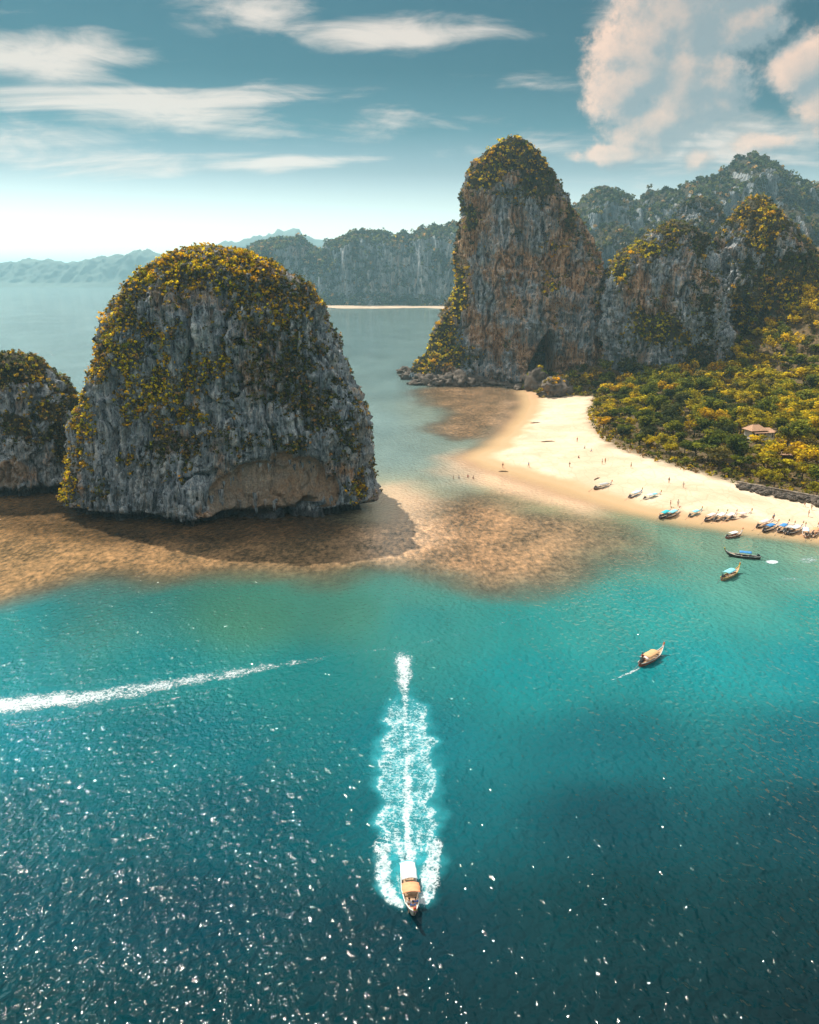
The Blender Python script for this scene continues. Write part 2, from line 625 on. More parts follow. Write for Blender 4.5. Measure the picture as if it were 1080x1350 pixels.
# ---- sea sheet
rows = np.concatenate([np.arange(-260, 20, 14.0), np.arange(20, 330, 1.15), 330 * np.exp(np.linspace(0, math.log(30000 / 330), 190))[1:]])
sgrid = np.linspace(-1, 1, 430)
sgrid = np.sign(sgrid) * (0.55 * np.abs(sgrid) + 0.45 * np.abs(sgrid) ** 3)
SY = np.repeat(rows[:, None], len(sgrid), 1)
SX = sgrid[None, :] * (np.maximum(SY, 0) * 1.0 + 210)
SP = np.stack([SX.ravel(), SY.ravel(), np.zeros(SX.size)], -1)
PPx, PPy = project(np.stack([SP[:, 0], np.maximum(SP[:, 1], 40), SP[:, 2]], -1))

# (px, py, colour of the water there); far greys have sky reflection painted in
WC = [(0, 1350, (.001, .038, .052)), (250, 1350, (.001, .033, .046)), (540, 1350, (.001, .030, .041)), (800, 1350, (.001, .027, .036)), (1080, 1350, (.001, .024, .032)),
      (0, 1200, (.002, .050, .075)), (250, 1200, (.002, .040, .062)), (540, 1230, (.002, .034, .050)), (800, 1200, (.001, .034, .044)), (1080, 1200, (.001, .030, .039)),
      (0, 1080, (.003, .075, .105)), (300, 1080, (.003, .062, .088)), (540, 1080, (.003, .085, .110)), (800, 1080, (.002, .045, .062)), (1080, 1080, (.002, .036, .050)),
      (0, 970, (.004, .115, .160)), (250, 970, (.004, .090, .120)), (540, 980, (.004, .110, .140)), (800, 980, (.003, .090, .115)), (1080, 980, (.003, .080, .105)),
      (0, 890, (.008, .140, .170)), (200, 890, (.008, .120, .140)), (400, 890, (.010, .120, .130)), (700, 890, (.005, .150, .170)), (900, 880, (.005, .170, .195)), (1080, 880, (.006, .170, .200)),
      (0, 820, (.02, .150, .165)), (150, 820, (.03, .130, .130)), (330, 815, (.045, .125, .095)), (460, 805, (.045, .130, .105)), (560, 820, (.02, .140, .140)), (700, 820, (.012, .160, .165)), (850, 800, (.012, .185, .190)), (1080, 800, (.02, .19, .19)),
      (560, 775, (.05, .150, .130)), (700, 785, (.03, .150, .140)), (860, 745, (.07, .180, .155)), (1000, 760, (.08, .20, .17)), (1080, 760, (.12, .22, .18)),
      (870, 700, (.16, .21, .155)), (960, 715, (.17, .22, .165)), (1080, 725, (.24, .26, .185)), (800, 675, (.26, .24, .145)), (740, 655, (.34, .25, .14)), (680, 640, (.36, .26, .16)),
      (560, 660, (.34, .25, .18)), (510, 660, (.55, .38, .26)), (600, 620, (.30, .26, .22)), (530, 600, (.24, .25, .24)), (500, 560, (.20, .215, .215)), (560, 540, (.22, .20, .17)), (520, 500, (.18, .20, .20)),
      (460, 450, (.17, .195, .20)), (560, 420, (.20, .22, .22)), (400, 400, (.18, .20, .205)), (100, 400, (.21, .22, .22)), (60, 450, (.18, .20, .205)), (90, 560, (.15, .175, .185)), (0, 380, (.24, .245, .24)), (700, 380, (.1, .15, .17)), (600, 395, (.2, .2, .17))]
wp = np.array([(a, b) for a, b, c in WC], float)
wcol = np.array([c for a, b, c in WC], float)
# warp so that distances far off weigh as they look on the sea
def wmap(x, y):
    return np.stack([x, y * 1.9], -1)
q = wmap(np.clip(PPx, -80, 1160), np.clip(PPy, 364, 1400))
k = wmap(wp[:, 0], wp[:, 1])
num = np.zeros((len(q), 3))
den = np.zeros(len(q))
for i in range(len(k)):
    d2 = ((q - k[i]) ** 2).sum(1)
    wt = 1.0 / (d2 + 900.0) ** 1.7
    num += wt[:, None] * np.sqrt(wcol[i])
    den += wt
body = (num / den[:, None]) ** 2
g3 = np.stack([SP[:, 0], SP[:, 1], SP[:, 2]], -1)
wn = fbm(g3 * 0.035, 4)
wn2 = fbm(g3 * 0.012 + 40, 3)

def gpoly(pts):
    return ground(*np.array(pts, float).T)[:, :2]
near = (SP[:, 1] > 100) & (SP[:, 1] < 700) & (np.abs(SP[:, 0]) < 700)
Qn = SP[near][:, :2]
REEF1 = gpoly([(-300, 800), (0, 782), (90, 770), (180, 765), (270, 757), (350, 756), (430, 758), (490, 750), (530, 745), (590, 752), (650, 762), (720, 762), (780, 748), (825, 730), (838, 716), (810, 700), (760, 685), (700, 672), (650, 655), (610, 650), (570, 668), (540, 690), (500, 700), (470, 690), (300, 640), (80, 640), (-300, 650)])
REEF2 = gpoly([(560, 512), (600, 508), (660, 507), (690, 516), (690, 535), (672, 556), (640, 575), (600, 578), (575, 565), (590, 545), (555, 530)])
SAND1 = gpoly([(488, 640), (540, 636), (580, 660), (570, 690), (520, 740), (480, 735), (495, 690), (490, 660)])
SAND2 = gpoly([(600, 606), (640, 600), (700, 520), (720, 520), (740, 640), (790, 665), (770, 672), (690, 648), (610, 636)])
reef = np.zeros(len(SP))
sandm = np.zeros(len(SP))
nn = wn[near]
reef[near] = np.maximum(sst(-14, 9, sdf(REEF1, Qn) + nn * 7), sst(-9, 7, sdf(REEF2, Qn) + nn * 7) * 0.9)
sandm[near] = np.maximum(sst(-9, 9, sdf(SAND1, Qn) + nn * 5) * 0.75, sst(-12, 8, sdf(SAND2, Qn) + nn * 6))
ppx = np.clip(PPx, 0, 1080)
reefcol = np.stack([np.interp(ppx, [0, 300, 480, 620, 840], [.30, .25, .21, .30, .20]), np.interp(ppx, [0, 300, 480, 620, 840], [.185, .155, .140, .180, .150]), np.interp(ppx, [0, 300, 480, 620, 840], [.090, .080, .080, .098, .090])], -1)
foot = np.exp(-np.maximum(np.hypot((SP[:, 0] + 56) / 46, (SP[:, 1] - 214) / 24) - 1, 0) ** 2 / .16)  # ring round the islet where its shadow is deepened in the reef colour
reefcol = reefcol * (1 - 0.62 * foot[:, None])  # painted shade: reef albedo lowered beside the rock
body = body * (1 + 0.18 * wn2[:, None]) * np.array([.7, .95, .92]) * (1 - 0.28 * sst(1000, 1300, PPy)[:, None])
edge = 4 * reef * (1 - reef)
body = body * (1 - 0.30 * edge[:, None])
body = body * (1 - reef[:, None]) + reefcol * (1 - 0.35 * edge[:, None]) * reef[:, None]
body = body * (1 - sandm[:, None]) + np.array([.60, .40, .26]) * sandm[:, None]
lev = np.zeros(len(SP)) - 3.0
inl = (SP[:, 1] > 150) & (SP[:, 1] < 900) & (SP[:, 0] > -60) & (SP[:, 0] < 700)
lev[inl] = land_height(SP[inl, 0], SP[inl, 1])
clear = 1 - sst(0.02, 0.55, -lev)            # clear film at the edge of the beach
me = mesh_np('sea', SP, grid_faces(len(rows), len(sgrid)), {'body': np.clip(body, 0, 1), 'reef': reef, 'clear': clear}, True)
m, t = new_mat('sea_water')
p = t.geo_pos()
colr = t.attr('body', 'Color')
rf = t.attr('reef')
mot = t.noise(t.mapping(p, (0.8, 0.40, 1)), 1.0, 6, 0.75, 0.0)
mot2 = t.noise(t.mapping(p, (0.10, 0.07, 1)), 1.0, 4, 0.6)
mv = t.math('ADD', t.math('MULTIPLY', mot, 0.75), t.math('MULTIPLY', mot2, 0.40))
rc = t.mix(1.0, colr, t.ramp(mv, [(0.44, (0.20, 0.24, 0.26)), (0.54, (0.62, 0.66, 0.68)), (0.63, (1.15, 1.1, 1.05)), (0.75, (1.9, 1.8, 1.7))]), 'MULTIPLY')
colr = t.mix(rf, colr, rc)
cloudy = t.noise(t.mapping(p, (0.05, 0.02, 1), (0, 0, 0.4)), 1.0, 5, 0.6)
colr = t.mix(1.0, colr, t.ramp(cloudy, [(0.3, (0.82, 0.84, 0.85)), (0.7, (1.15, 1.14, 1.13))]), 'MULTIPLY')
# wind waves: long chop, wavelets, ripples (metres)
chop = t.noise(t.mapping(p, (0.30, 0.17, 1), (0, 0, math.radians(-24))), 1.0, 2, 0.5, 0.3)
wav = t.noise(t.mapping(p, (1.05, 0.78, 1), (0, 0, math.radians(-30))), 1.0, 1.5, 0.5, 0.2)
rip = t.noise(t.mapping(p, (3.4, 2.7, 1), (0, 0, math.radians(-20))), 1.0, 2, 0.5, 0.1)
calm = t.smooth(t.noise(t.mapping(p, (0.02, 0.012, 1), (0, 0, 0.5)), 1.0, 3), 0.35, 0.65, 0.65, 1.15)
# groups of crossing swells from passing wakes
h = t.math('ADD', t.math('MULTIPLY', chop, 0.42), t.math('ADD', t.math('MULTIPLY', wav, 0.54), t.math('MULTIPLY', rip, 0.05)))
h = t.math('MULTIPLY', h, t.math('MULTIPLY', calm, t.math('SUBTRACT', 1.0, t.math('MULTIPLY', rf, 0.25))))
nb = t.bump(h, 1.0, 1.0)
wsh = t.bsdf(colr, 0.05, 0.22, nb, IOR=1.333)
film = t.n('ShaderNodeBsdfTransparent')
film.inputs[0].default_value = (0.93, 0.97, 0.95, 1)
mx = t.n('ShaderNodeMixShader')
t.set(mx.inputs[0], t.attr('clear'))
t.t.links.new(wsh, mx.inputs[1])
t.t.links.new(film.outputs[0], mx.inputs[2])
t.out(mx.outputs[0])
tag(link('sea', me, m), kind='structure')

# seabed well below, so the sheet has a bottom
bm = bmesh.new()
bmesh.ops.create_grid(bm, x_segments=2, y_segments=2, size=31000)
bm_me = bm_mesh('seabed', bm)
sb = link('seabed', bm_me, plain('seabed_sand', (0.25, 0.22, 0.17), 0.9, 0.1, 0.3, 0.05))
sb.location.z = -6
tag(sb, kind='structure')

# ================================================================== foliage geometry
PALETTES = {
    'golden': [(.80, .52, .022), (.66, .43, .024), (.50, .33, .028), (.32, .22, .035)],
    'yellow': [(.85, .66, .030), (.70, .55, .030), (.48, .41, .035), (.25, .23, .03)],
    'olive': [(.36, .28, .07), (.26, .21, .065), (.17, .145, .055), (.11, .10, .045)],
    'green': [(.32, .33, .04), (.22, .25, .04), (.14, .175, .04), (.075, .10, .03)],
    'dark': [(.15, .16, .06), (.10, .12, .05), (.066, .082, .042), (.042, .054, .032)],
    'brown': [(.46, .28, .13), (.35, .23, .12), (.24, .17, .10), (.15, .115, .075)],
}


def leaves(centres, radii, cols, per, size, flat=0.75, seed=0, up=0.5):
    """leaf-sized quads through the volume of clumps; centres (n,3), radii (n,), cols (n,3)"""
    r = np.random.default_rng(seed)
    n = len(centres)
    d = r.normal(size=(n, per, 3))
    d /= np.linalg.norm(d, axis=2)[..., None]
    rad = r.random((n, per, 1)) ** 0.45
    off = d * rad * radii[:, None, None]
    off[..., 2] *= flat
    c = centres[:, None, :] + off
    nrm = d + r.normal(size=d.shape) * 0.6 + np.array([0, 0, up])
    nrm /= np.linalg.norm(nrm, axis=2)[..., None]
    a = np.cross(nrm, r.normal(size=d.shape))
    a /= np.linalg.norm(a, axis=2)[..., None] + 1e-9
    b = np.cross(nrm, a)
    s = size * (0.55 + 0.9 * r.random((n, per, 1)))
    if np.ndim(size):
        pass
    asp = 0.55 + 0.35 * r.random((n, per, 1))
    V = np.stack([c - a * s - b * s * asp * 0.4, c + b * s * asp - a * s * 0.1, c + a * s + b * s * asp * 0.2, c - b * s * asp + a * s * 0.15], 2)
    cl = cols[:, None, :] * (0.45 + 1.1 * r.random((n, per, 1)))
    cl = np.repeat(cl[:, :, None, :], 4, 2)
    V = V.reshape(-1, 3)
    F = np.arange(len(V)).reshape(-1, 4)
    return V, F, np.clip(cl.reshape(-1, 3), 0, 1)


def shrub_mesh(name, pal, seed, lobes=6, per=26, size=0.17):
    r = np.random.default_rng(seed)
    C = r.normal(size=(lobes, 3)) * np.array([.42, .42, .26])
    C[:, 2] += 0.35
    R = 0.35 + 0.25 * r.random(lobes)
    P = np.array(PALETTES[pal])
    K = P[np.clip((r.random(lobes) * 3.2).astype(int), 0, 3)]
    V, F, cl = leaves(C, R, K, per, size, 0.8, seed)
    me = mesh_np(name, V, F, {'leafcol': cl})
    me.materials.append(MAT_LEAF)
    return me


SHRUBS = {k: [shrub_mesh('shrub', k, 50 + 7 * i + j) for j in range(3)] for i, k in enumerate(PALETTES)}
SHRUB_WORD = {'golden': 'golden', 'yellow': 'bright yellow', 'olive': 'olive', 'green': 'green', 'dark': 'dark green', 'brown': 'dry brown'}


# ================================================================== karst rocks
def profile_at(prof, Y0):
    """photo rows (py, left, right) -> heights and half widths in the plane y = Y0"""
    pr = np.array(prof, float)
    L = at_y(pr[:, 1], pr[:, 0], Y0)
    R = at_y(pr[:, 2], pr[:, 0], Y0)
    zz = L[:, 2]
    o = np.argsort(zz)
    return zz[o], L[o, 0], R[o, 0]


def build_rock(prof, Y0, df, db, nu, nv, lean=0.0, big=2.5, flute=1.2, fine=0.35, ns=1.0, seed=0, front_share=0.72, n_exp=2.4, z_floor=-3.0, carve=None, notch=None, rug=1.0):
    zz, xl, xr = profile_at(prof, Y0)
    # arc-length sampling of the profile
    hw = (xr - xl) / 2
    xc = (xr + xl) / 2
    keep = zz > z_floor + 0.5
    zz = np.concatenate([[z_floor], zz[keep]])
    hw = np.concatenate([[hw[keep][0]], hw[keep]])
    xc = np.concatenate([[xc[keep][0]], xc[keep]])
    s = np.concatenate([[0], np.cumsum(np.hypot(np.diff(zz), np.diff(hw)))])
    sv = np.linspace(0, s[-1], nv)
    Z, W, XC = np.interp(sv, s, zz), np.interp(sv, s, hw), np.interp(sv, s, xc)
    # soften the corners
    for arr in (W, XC):
        k = np.array([1, 2, 3, 2, 1]) / 9
        pad = np.pad(arr, 2, mode='edge')
        arr[1:-1] = np.convolve(pad, k, 'valid')[1:-1]
    W[-1] = 0.02
    wm = W.max()
    nf = int(nu * front_share)
    aF = np.linspace(-1.12, 1.12, nf, endpoint=False) * (math.pi / 2)
    aB = np.linspace(1.12, 4 - 1.12, nu - nf, endpoint=False) * (math.pi / 2)
    A = np.concatenate([aF, aB])          # 0 = front (-Y)
    sx, cxx = np.sin(A), np.cos(A)
    e = 2.0 / n_exp
    ux = np.sign(sx) * np.abs(sx) ** e
    uy = np.sign(cxx) * np.abs(cxx) ** e
    DF = df * (W / wm) ** 0.75
    DB = db * (W / wm) ** 0.9
    X = XC[:, None] + W[:, None] * ux[None]
    Yc = Y0 + lean * np.clip(Z / Z.max(), 0, 1)[:, None]
    Y = Yc - np.where(uy > 0, DF[:, None] * uy[None], DB[:, None] * uy[None])
    P = np.stack([X, Y, np.repeat(Z[:, None], nu, 1)], -1)

    def normals(P):
        du = np.roll(P, -1, 1) - np.roll(P, 1, 1)
        dv = np.gradient(P, axis=0)
        N = np.cross(du, dv)
        N /= np.linalg.norm(N, axis=2)[..., None] + 1e-9
        return N
    N = normals(P)
    H = N * np.array([1, 1, 0.35])
    q = P / ns
    lob = fbm(q * np.array([.05, .05, .035]), 3, seed * 13.7)
    fl = ridged(q * np.array([.16, .16, .030]), 3, seed * 7.1 + 3)
    f2 = ridged(q * np.array([.55, .55, .11]), 3, seed * 5.3 + 8)
    led = fbm(q * np.array([.06, .06, .22]), 3, seed + 21.0)
    pit = fbm(q * np.array([.9, .9, .5]), 3, seed + 31.0)
    steep = np.clip(1.3 - np.abs(N[..., 2]), 0, 1)
    taper = np.clip(W / wm * 3, 0.15, 1)[:, None]
    wob = 0.6 * fbm(q * .12, 2, seed + 77.0)[..., None]
    cr = np.abs(pnoise(q * np.array([.13, .13, .022]) + wob * .5 + seed * 3.3))
    cr2 = np.abs(pnoise(q * np.array([.42, .42, .07]) + wob + seed * 9.9))
    hole = sst(.38, .62, fbm(q * np.array([.22, .22, .10]), 3, seed + 55.0))
    slab = np.floor(pnoise(q * np.array([.10, .10, .05]) + seed) * 5) / 5
    rugged = -2.6 * sst(.07, 0, cr) - 1.0 * sst(.10, 0, cr2) - 2.0 * hole + 1.6 * slab
    disp = (lob * big + (fl - 0.4) * flute * steep + (f2 - 0.4) * fine * steep + led * 0.5 * flute + pit * fine * 1.3 + rugged * rug * steep) * ns * taper
    sc = np.zeros(P.shape[:2])
    if carve is not None:
        disp, sc = carve(P, disp, fl, lob)
    P = P + H * disp[..., None]
    if notch is not None:
        P = notch(P, A)
    N = normals(P)
    return P, N, sc


def rock_mesh(name, P, veg, scar, mat):
    nv, nu = P.shape[:2]
    V = np.concatenate([P.reshape(-1, 3)], 0)
    # flip so normals face outward
    F = grid_faces(nv, nu, True)
    me = mesh_np(name, V, F, {'veg': veg.ravel(), 'scar': scar.ravel()}, False)
    me.materials.append(mat)
    me.polygons.foreach_set('use_smooth', np.full(len(me.polygons), True))
    return me


def field(px, py, blobs):
    f = np.zeros(px.shape)
    for (bx, by, rx, ry, wgt) in blobs:
        d = ((px - bx) / rx) ** 2 + ((py - by) / ry) ** 2
        f = np.maximum(f, wgt * np.exp(-d * 1.1)) if wgt > 0 else f + wgt * np.exp(-d * 1.1)
    return f


def scatter(P, N, prob, count, seed, front_only=True):
    """pick points on the rock, weighted by area and plant probability"""
    r = np.random.default_rng(seed)
    du = np.linalg.norm(np.roll(P, -1, 1) - P, axis=2)
    dv = np.linalg.norm(np.gradient(P, axis=0), axis=2)
    wgt = (du * dv * np.clip(prob, 0, 1)).ravel()
    if front_only:
        view = np.array([0, 0, CAM_H]) - P
        view /= np.linalg.norm(view, axis=2)[..., None]
        fc = (view * N).sum(2)
        wgt = wgt * np.where(fc > -0.35, 1.0, 0.12).ravel()
    idx = r.choice(len(wgt), size=count, p=wgt / wgt.sum())
    p = P.reshape(-1, 3)[idx]
    n = N.reshape(-1, 3)[idx]
    return p + r.normal(size=p.shape) * 0.3, n, idx


ALL_SHRUB_COUNT = 0


def dress(rock_name, label_place, P, N, prob, yellow, count, rmin, rmax, per, size, seed, n_shrub, scrub_label, pal_mix=None, big_scale=1.25):
    """scrub (uncountable, one object) and the largest shrubs as things of their own"""
    global ALL_SHRUB_COUNT
    r = np.random.default_rng(seed + 99)
    p, n, idx = scatter(P, N, prob, count, seed)
    yl = yellow.ravel()[idx] + r.normal(size=count) * 0.16
    rad = rmin + (rmax - rmin) * r.random(count) ** 2.2
    names = np.where(yl > 0.78, 'yellow', np.where(yl > 0.52, 'golden', np.where(yl > 0.30, 'olive', 'dark')))
    names = np.where((r.random(count) < 0.14), 'brown', names)
    names = np.where((r.random(count) < 0.12) & (yl > 0.3), 'green', names)
    shade = np.clip((r.random(count) * 4).astype(int), 0, 3)
    cols = np.array([PALETTES[nm][s] for nm, s in zip(names, shade)])
    order = np.argsort(-rad * (1 + 0.5 * (yl > 0.5)))
    own = order[:n_shrub * 3:3] if n_shrub else order[:0]
    rest = np.ones(count, bool)
    rest[own] = False
    V, F, cl = leaves(p[rest] + n[rest] * (rad[rest] * 0.25)[:, None] + np.array([0, 0, 0.2]) * rad[rest][:, None], rad[rest], cols[rest], per, size, 0.8, seed)
    me = mesh_np('scrub', V, F, {'leafcol': cl})
    me.materials.append(MAT_LEAF)
    tag(link('scrub', me), scrub_label, 'scrub', kind='stuff')
    for i in own:
        nm = names[i]
        o = link('shrub', SHRUBS[nm][int(r.integers(3))])
        o.location = p[i] + n[i] * rad[i] * 0.15
        sc = rad[i] * big_scale
        o.scale = (sc, sc, sc * 0.9)
        o.rotation_euler = (0, 0, r.random() * 6.28)
        tag(o, '%s shrub clinging to %s' % (SHRUB_WORD[nm], label_place), 'shrub', '%s shrubs on %s' % (SHRUB_WORD[nm], label_place))
        ALL_SHRUB_COUNT += 1


def rock_thing(name, label, cat, P, veg, scar, mat, base):
    root = empty(name, base)
    tag(root, label, cat)
    me = rock_mesh('rock_face', P - np.array(base), veg, scar, mat)
    link('rock_face', me, None, root)
    return root


# ---- the large islet
ISL = [(323, 262, 268), (327, 244, 292), (331, 226, 312), (338, 208, 328), (350, 188, 352), (375, 161, 388), (400, 147, 412), (440, 134, 433), (480, 122, 449), (520, 113, 463), (560, 104, 474), (600, 97, 481), (640, 90, 486), (665, 84, 488), (690, 84, 488)]
Y_ISL = 214.0


def isl_carve(P, disp, fl, lob):
    px, py = project(P)
    scar = field(px, py, [(345, 648, 62, 42, 1.15), (400, 640, 40, 42, 1.1), (300, 655, 32, 30, 1.0), (440, 650, 20, 36, .7), (372, 605, 30, 20, .6)])
    scar = sst(0.38, 0.62, scar + 0.10 * fl * 0.6) * (P[..., 1] < Y_ISL)
    d = disp * (1 - 0.72 * scar) - 2.6 * scar
    # curtain of flowstone left of the scar
    cur = field(px, py, [(235, 660, 42, 42, 1.0)]) * (P[..., 1] < Y_ISL)
    d = d + cur * (1.2 + 1.5 * fl)
    return d, scar


def isl_notch(P, A):
    # wave-cut notch under the whole rim, its lip at uneven height
    px, py = project(P)
    ang = np.repeat(A[None], P.shape[0], 0)
    lip = 3.2 + 0.9 * fbm(np.stack([ang * 5, ang * 0, ang * 0], -1), 3) + 1.2 * np.abs(fbm(np.stack([ang * 26, ang * 0 + 4, ang * 0], -1), 2))
    lip = lip - 1.6 * np.exp(-((px - 240) / 45) ** 2)
    lip = lip + 2.6 * np.exp(-((px - 410) / 16) ** 2)
    k = sst(0.0, 1.0, (lip - P[..., 2]) / 1.6) * 5.2 * (1 + 0.5 * np.exp(-((px - 410) / 16) ** 2))
    c = np.array([-57.0, Y_ISL + 14])
    d = c - P[..., :2]
    d = d / (np.linalg.norm(d, axis=2)[..., None] + 1e-6)
    Q = P.copy()
    Q[..., :2] += d * k[..., None]
    return Q


P, N, sc = build_rock(ISL, Y_ISL, 13.5, 40.0, 460, 300, lean=6.0, big=2.0, flute=1.7, fine=0.6, seed=1, carve=isl_carve, notch=isl_notch, n_exp=2.5)
px, py = project(P)
nz = N[..., 2]
vn = fbm(P * 0.16, 4, 3.3)
vn2 = fbm(P * 0.45, 3, 9.3)
mask = field(px, py, [(265, 335, 150, 62, 1.25), (170, 400, 40, 60, 1.0), (130, 470, 26, 60, .95), (108, 560, 24, 60, .95), (88, 650, 22, 60, 1.2), (370, 390, 70, 50, 1.0), (172, 475, 34, 40, .85), (205, 512, 62, 46, 1.0),
                      (250, 500, 44, 36, 1.0), (283, 478, 26, 26, .9), (250, 553, 34, 22, .9), (214, 448, 26, 16, .7), (172, 535, 22, 34, .8), (370, 480, 80, 75, .78), (420, 540, 60, 60, .75), (330, 430, 70, 50, .68), (225, 585, 60, 36, .75),
                      (300, 575, 50, 30, .7), (460, 590, 30, 70, .8), (475, 650, 18, 50, .9), (168, 610, 14, 20, .8), (380, 585, 50, 24, .75), (140, 640, 30, 30, .5), (215, 425, 60, 30, .45), (310, 520, 40, 50, .55)])
ledge = sst(0.25, 0.6, nz)
prob = sst(0.42, 0.76, mask + 0.45 * vn + 0.34 * vn2 + 0.35 * ledge * 0.6 - 0.5 * sc) * (P[..., 2] > 3.5)
prob = np.maximum(prob, (P[..., 1] > Y_ISL + 6) * 0.8 * (P[..., 2] > 6))
yel = field(px, py, [(262, 345, 110, 46, .78), (290, 375, 26, 18, 1.1), (205, 370, 60, 30, .75), (150, 450, 40, 60, .72), (110, 560, 26, 70, .8), (86, 650, 22, 60, 1.0), (208, 510, 56, 44, .88), (250, 500, 40, 34, .8), (283, 478, 24, 24, .85), (250, 553, 34, 20, .8), (172, 475, 30, 30, .7),
                     (214, 448, 26, 16, .8), (360, 400, 60, 40, .42), (172, 535, 24, 34, .7), (475, 650, 18, 50, .5), (168, 610, 16, 20, .7)]) + 0.20 + 0.22 * vn
veg = prob * 0.55
root = rock_thing('karst_islet', 'large dome shaped limestone islet with scrub standing in the sea', 'islet', P, veg, sc, MAT_ROCK, (-57, Y_ISL, 0))
dress('islet', 'the large domed islet', P, N, prob, yel, 15500, 0.25, 0.85, 11, 0.25, 3, 130, 'patchy golden and olive scrub covering the large domed islet')

# stalactites hanging below the rim of the islet
def stalactite(px0, ztop, length, rad, seed, Y):
    r = random.Random(seed)
    bm = bmesh.new()
    pts, rads = [], []
    for k in range(6):
        f = k / 5
        pts.append((r.uniform(-.08, .08), r.uniform(-.08, .08), -length * f))
        rads.append(max(0.06, rad * (1 - f) ** 0.6 * r.uniform(.85, 1.15)))
    add_tube(bm, pts, rads, 7)
    return bm_mesh('stalactite', bm, True)


front = project(P)
fi = np.where((P[..., 1] < Y_ISL) & (P[..., 2] > 1.0))
FX = front[0][fi]
FP = P[fi]
rr = random.Random(4)
for i in range(86):
    tx = rr.gauss(240, 28) if i < 40 else rr.uniform(120, 480) if i < 64 else rr.uniform(292, 446)
    zt = rr.uniform(4.5, 9.5) if i < 40 else rr.uniform(4.0, 5.2) if i < 64 else 15.0 - 5.0 * abs(tx - 370) / 75 + rr.uniform(-.8, 1.6)
    j = np.argmin(np.abs(FX - tx) * 0.5 + np.abs(FP[:, 2] - zt) * 3)
    pt = FP[j]
    me = stalactite(0, 0, rr.uniform(3.0, 6.5) if i < 40 else rr.uniform(1.0, 2.8), rr.uniform(.5, 1.0) if i < 40 else rr.uniform(.25, .45), i, 0)
    me.materials.append(MAT_ROCK)
    for an in ('veg', 'scar'):
        me.attributes.new(an, 'FLOAT', 'POINT')
    o = link('stalactite', me, None, root)
    o.location = Vector(pt) - root.location + Vector((0, 0.1, 0.6))

# ---- the islet cut by the frame
ISL2 = [(466, 4, 8), (470, -18, 22), (478, -40, 40), (490, -60, 53), (505, -78, 63), (530, -95, 74), (560, -105, 86), (580, -112, 91), (600, -114, 88), (620, -115, 86), (640, -115, 88), (655, -115, 86), (690, -115, 86)]
Y_I2 = 236.0


def i2_notch(P, A):
    ang = np.repeat(A[None], P.shape[0], 0)
    lip = 2.6 + 1.4 * np.abs(fbm(np.stack([ang * 12, ang * 0 + 9, ang * 0], -1), 3))
    k = sst(0, 1, (lip - P[..., 2]) / 1.5) * 3.5
    c = np.array([-118.0, Y_I2 + 8])
    d = c - P[..., :2]
    d = d / (np.linalg.norm(d, axis=2)[..., None] + 1e-6)
    Q = P.copy()
    Q[..., :2] += d * k[..., None]
    return Q


P, N, sc = build_rock(ISL2, Y_I2, 12, 24, 260, 170, lean=3, big=1.6, flute=1.6, fine=0.6, seed=2, notch=i2_notch)
px, py = project(P)
vn = fbm(P * 0.16, 4, 13.3)
mask = field(px, py, [(10, 480, 80, 40, 1.1), (60, 540, 40, 60, .75), (20, 560, 50, 50, .6), (80, 590, 16, 40, .7)])
prob = sst(0.36, 0.66, mask + 0.35 * vn) * (P[..., 2] > 6)
prob = np.maximum(prob, (P[..., 1] > Y_I2 + 6) * 0.8 * (P[..., 2] > 6))
yel = 0.24 + 0.28 * vn + field(px, py, [(50, 500, 30, 60, .3)])
sc = sst(0.3, 0.7, field(px, py, [(15, 625, 40, 30, .8)]) + 0.2 * vn) * 0.7
rock_thing('karst_islet', 'smaller dark limestone islet standing in the sea beside the large domed islet', 'islet', P, prob * 0.75, sc, MAT_ROCK, (-118, Y_I2, 0))
dress('islet', 'the smaller dark islet', P, N, prob, yel, 3200, 0.28, 0.9, 12, 0.27, 13, 25, 'dark scrub covering the smaller limestone islet')

# ---- the tall tower
TOW = [(178, 676, 684), (181, 664, 698), (187, 655, 706), (196, 645, 714), (209, 635, 721), (225, 629, 730), (241, 625, 738), (255, 621, 745), (268, 619, 752), (290, 618, 765), (311, 617, 777), (333, 616, 786), (350, 613, 791), (365, 609, 795), (385, 603, 799), (400, 597, 801), (413, 590, 803), (430, 586, 805), (445, 582, 806), (458, 576, 807), (470, 563, 808), (484, 550, 808), (494, 545, 808), (505, 545, 808)]
Y_T = 500.0


def tow_carve(P, disp, fl, lob):
    px, py = project(P)
    fr = P[..., 1] < Y_T
    w_ = np.interp(py, [436, 450, 470, 490, 510], [2, 9, 15, 22, 26])
    cx_ = np.interp(py, [436, 470, 510], [724, 720, 712])
    cave = sst(1.15, 0.55, np.abs(px - cx_) / w_) * (py > 434) * fr
    sc = cave * 0.3
    cave2 = field(px, py, [(655, 470, 7, 26, .6), (742, 478, 8, 16, .5), (640, 300, 8, 40, .25), (690, 380, 7, 60, .2)]) * fr
    d = disp * (1 - 0.6 * cave) - 26 * cave - 8 * cave2
    bul = field(px, py, [(655, 430, 40, 60, .9)]) * fr
    return d + bul * 3.0, sc


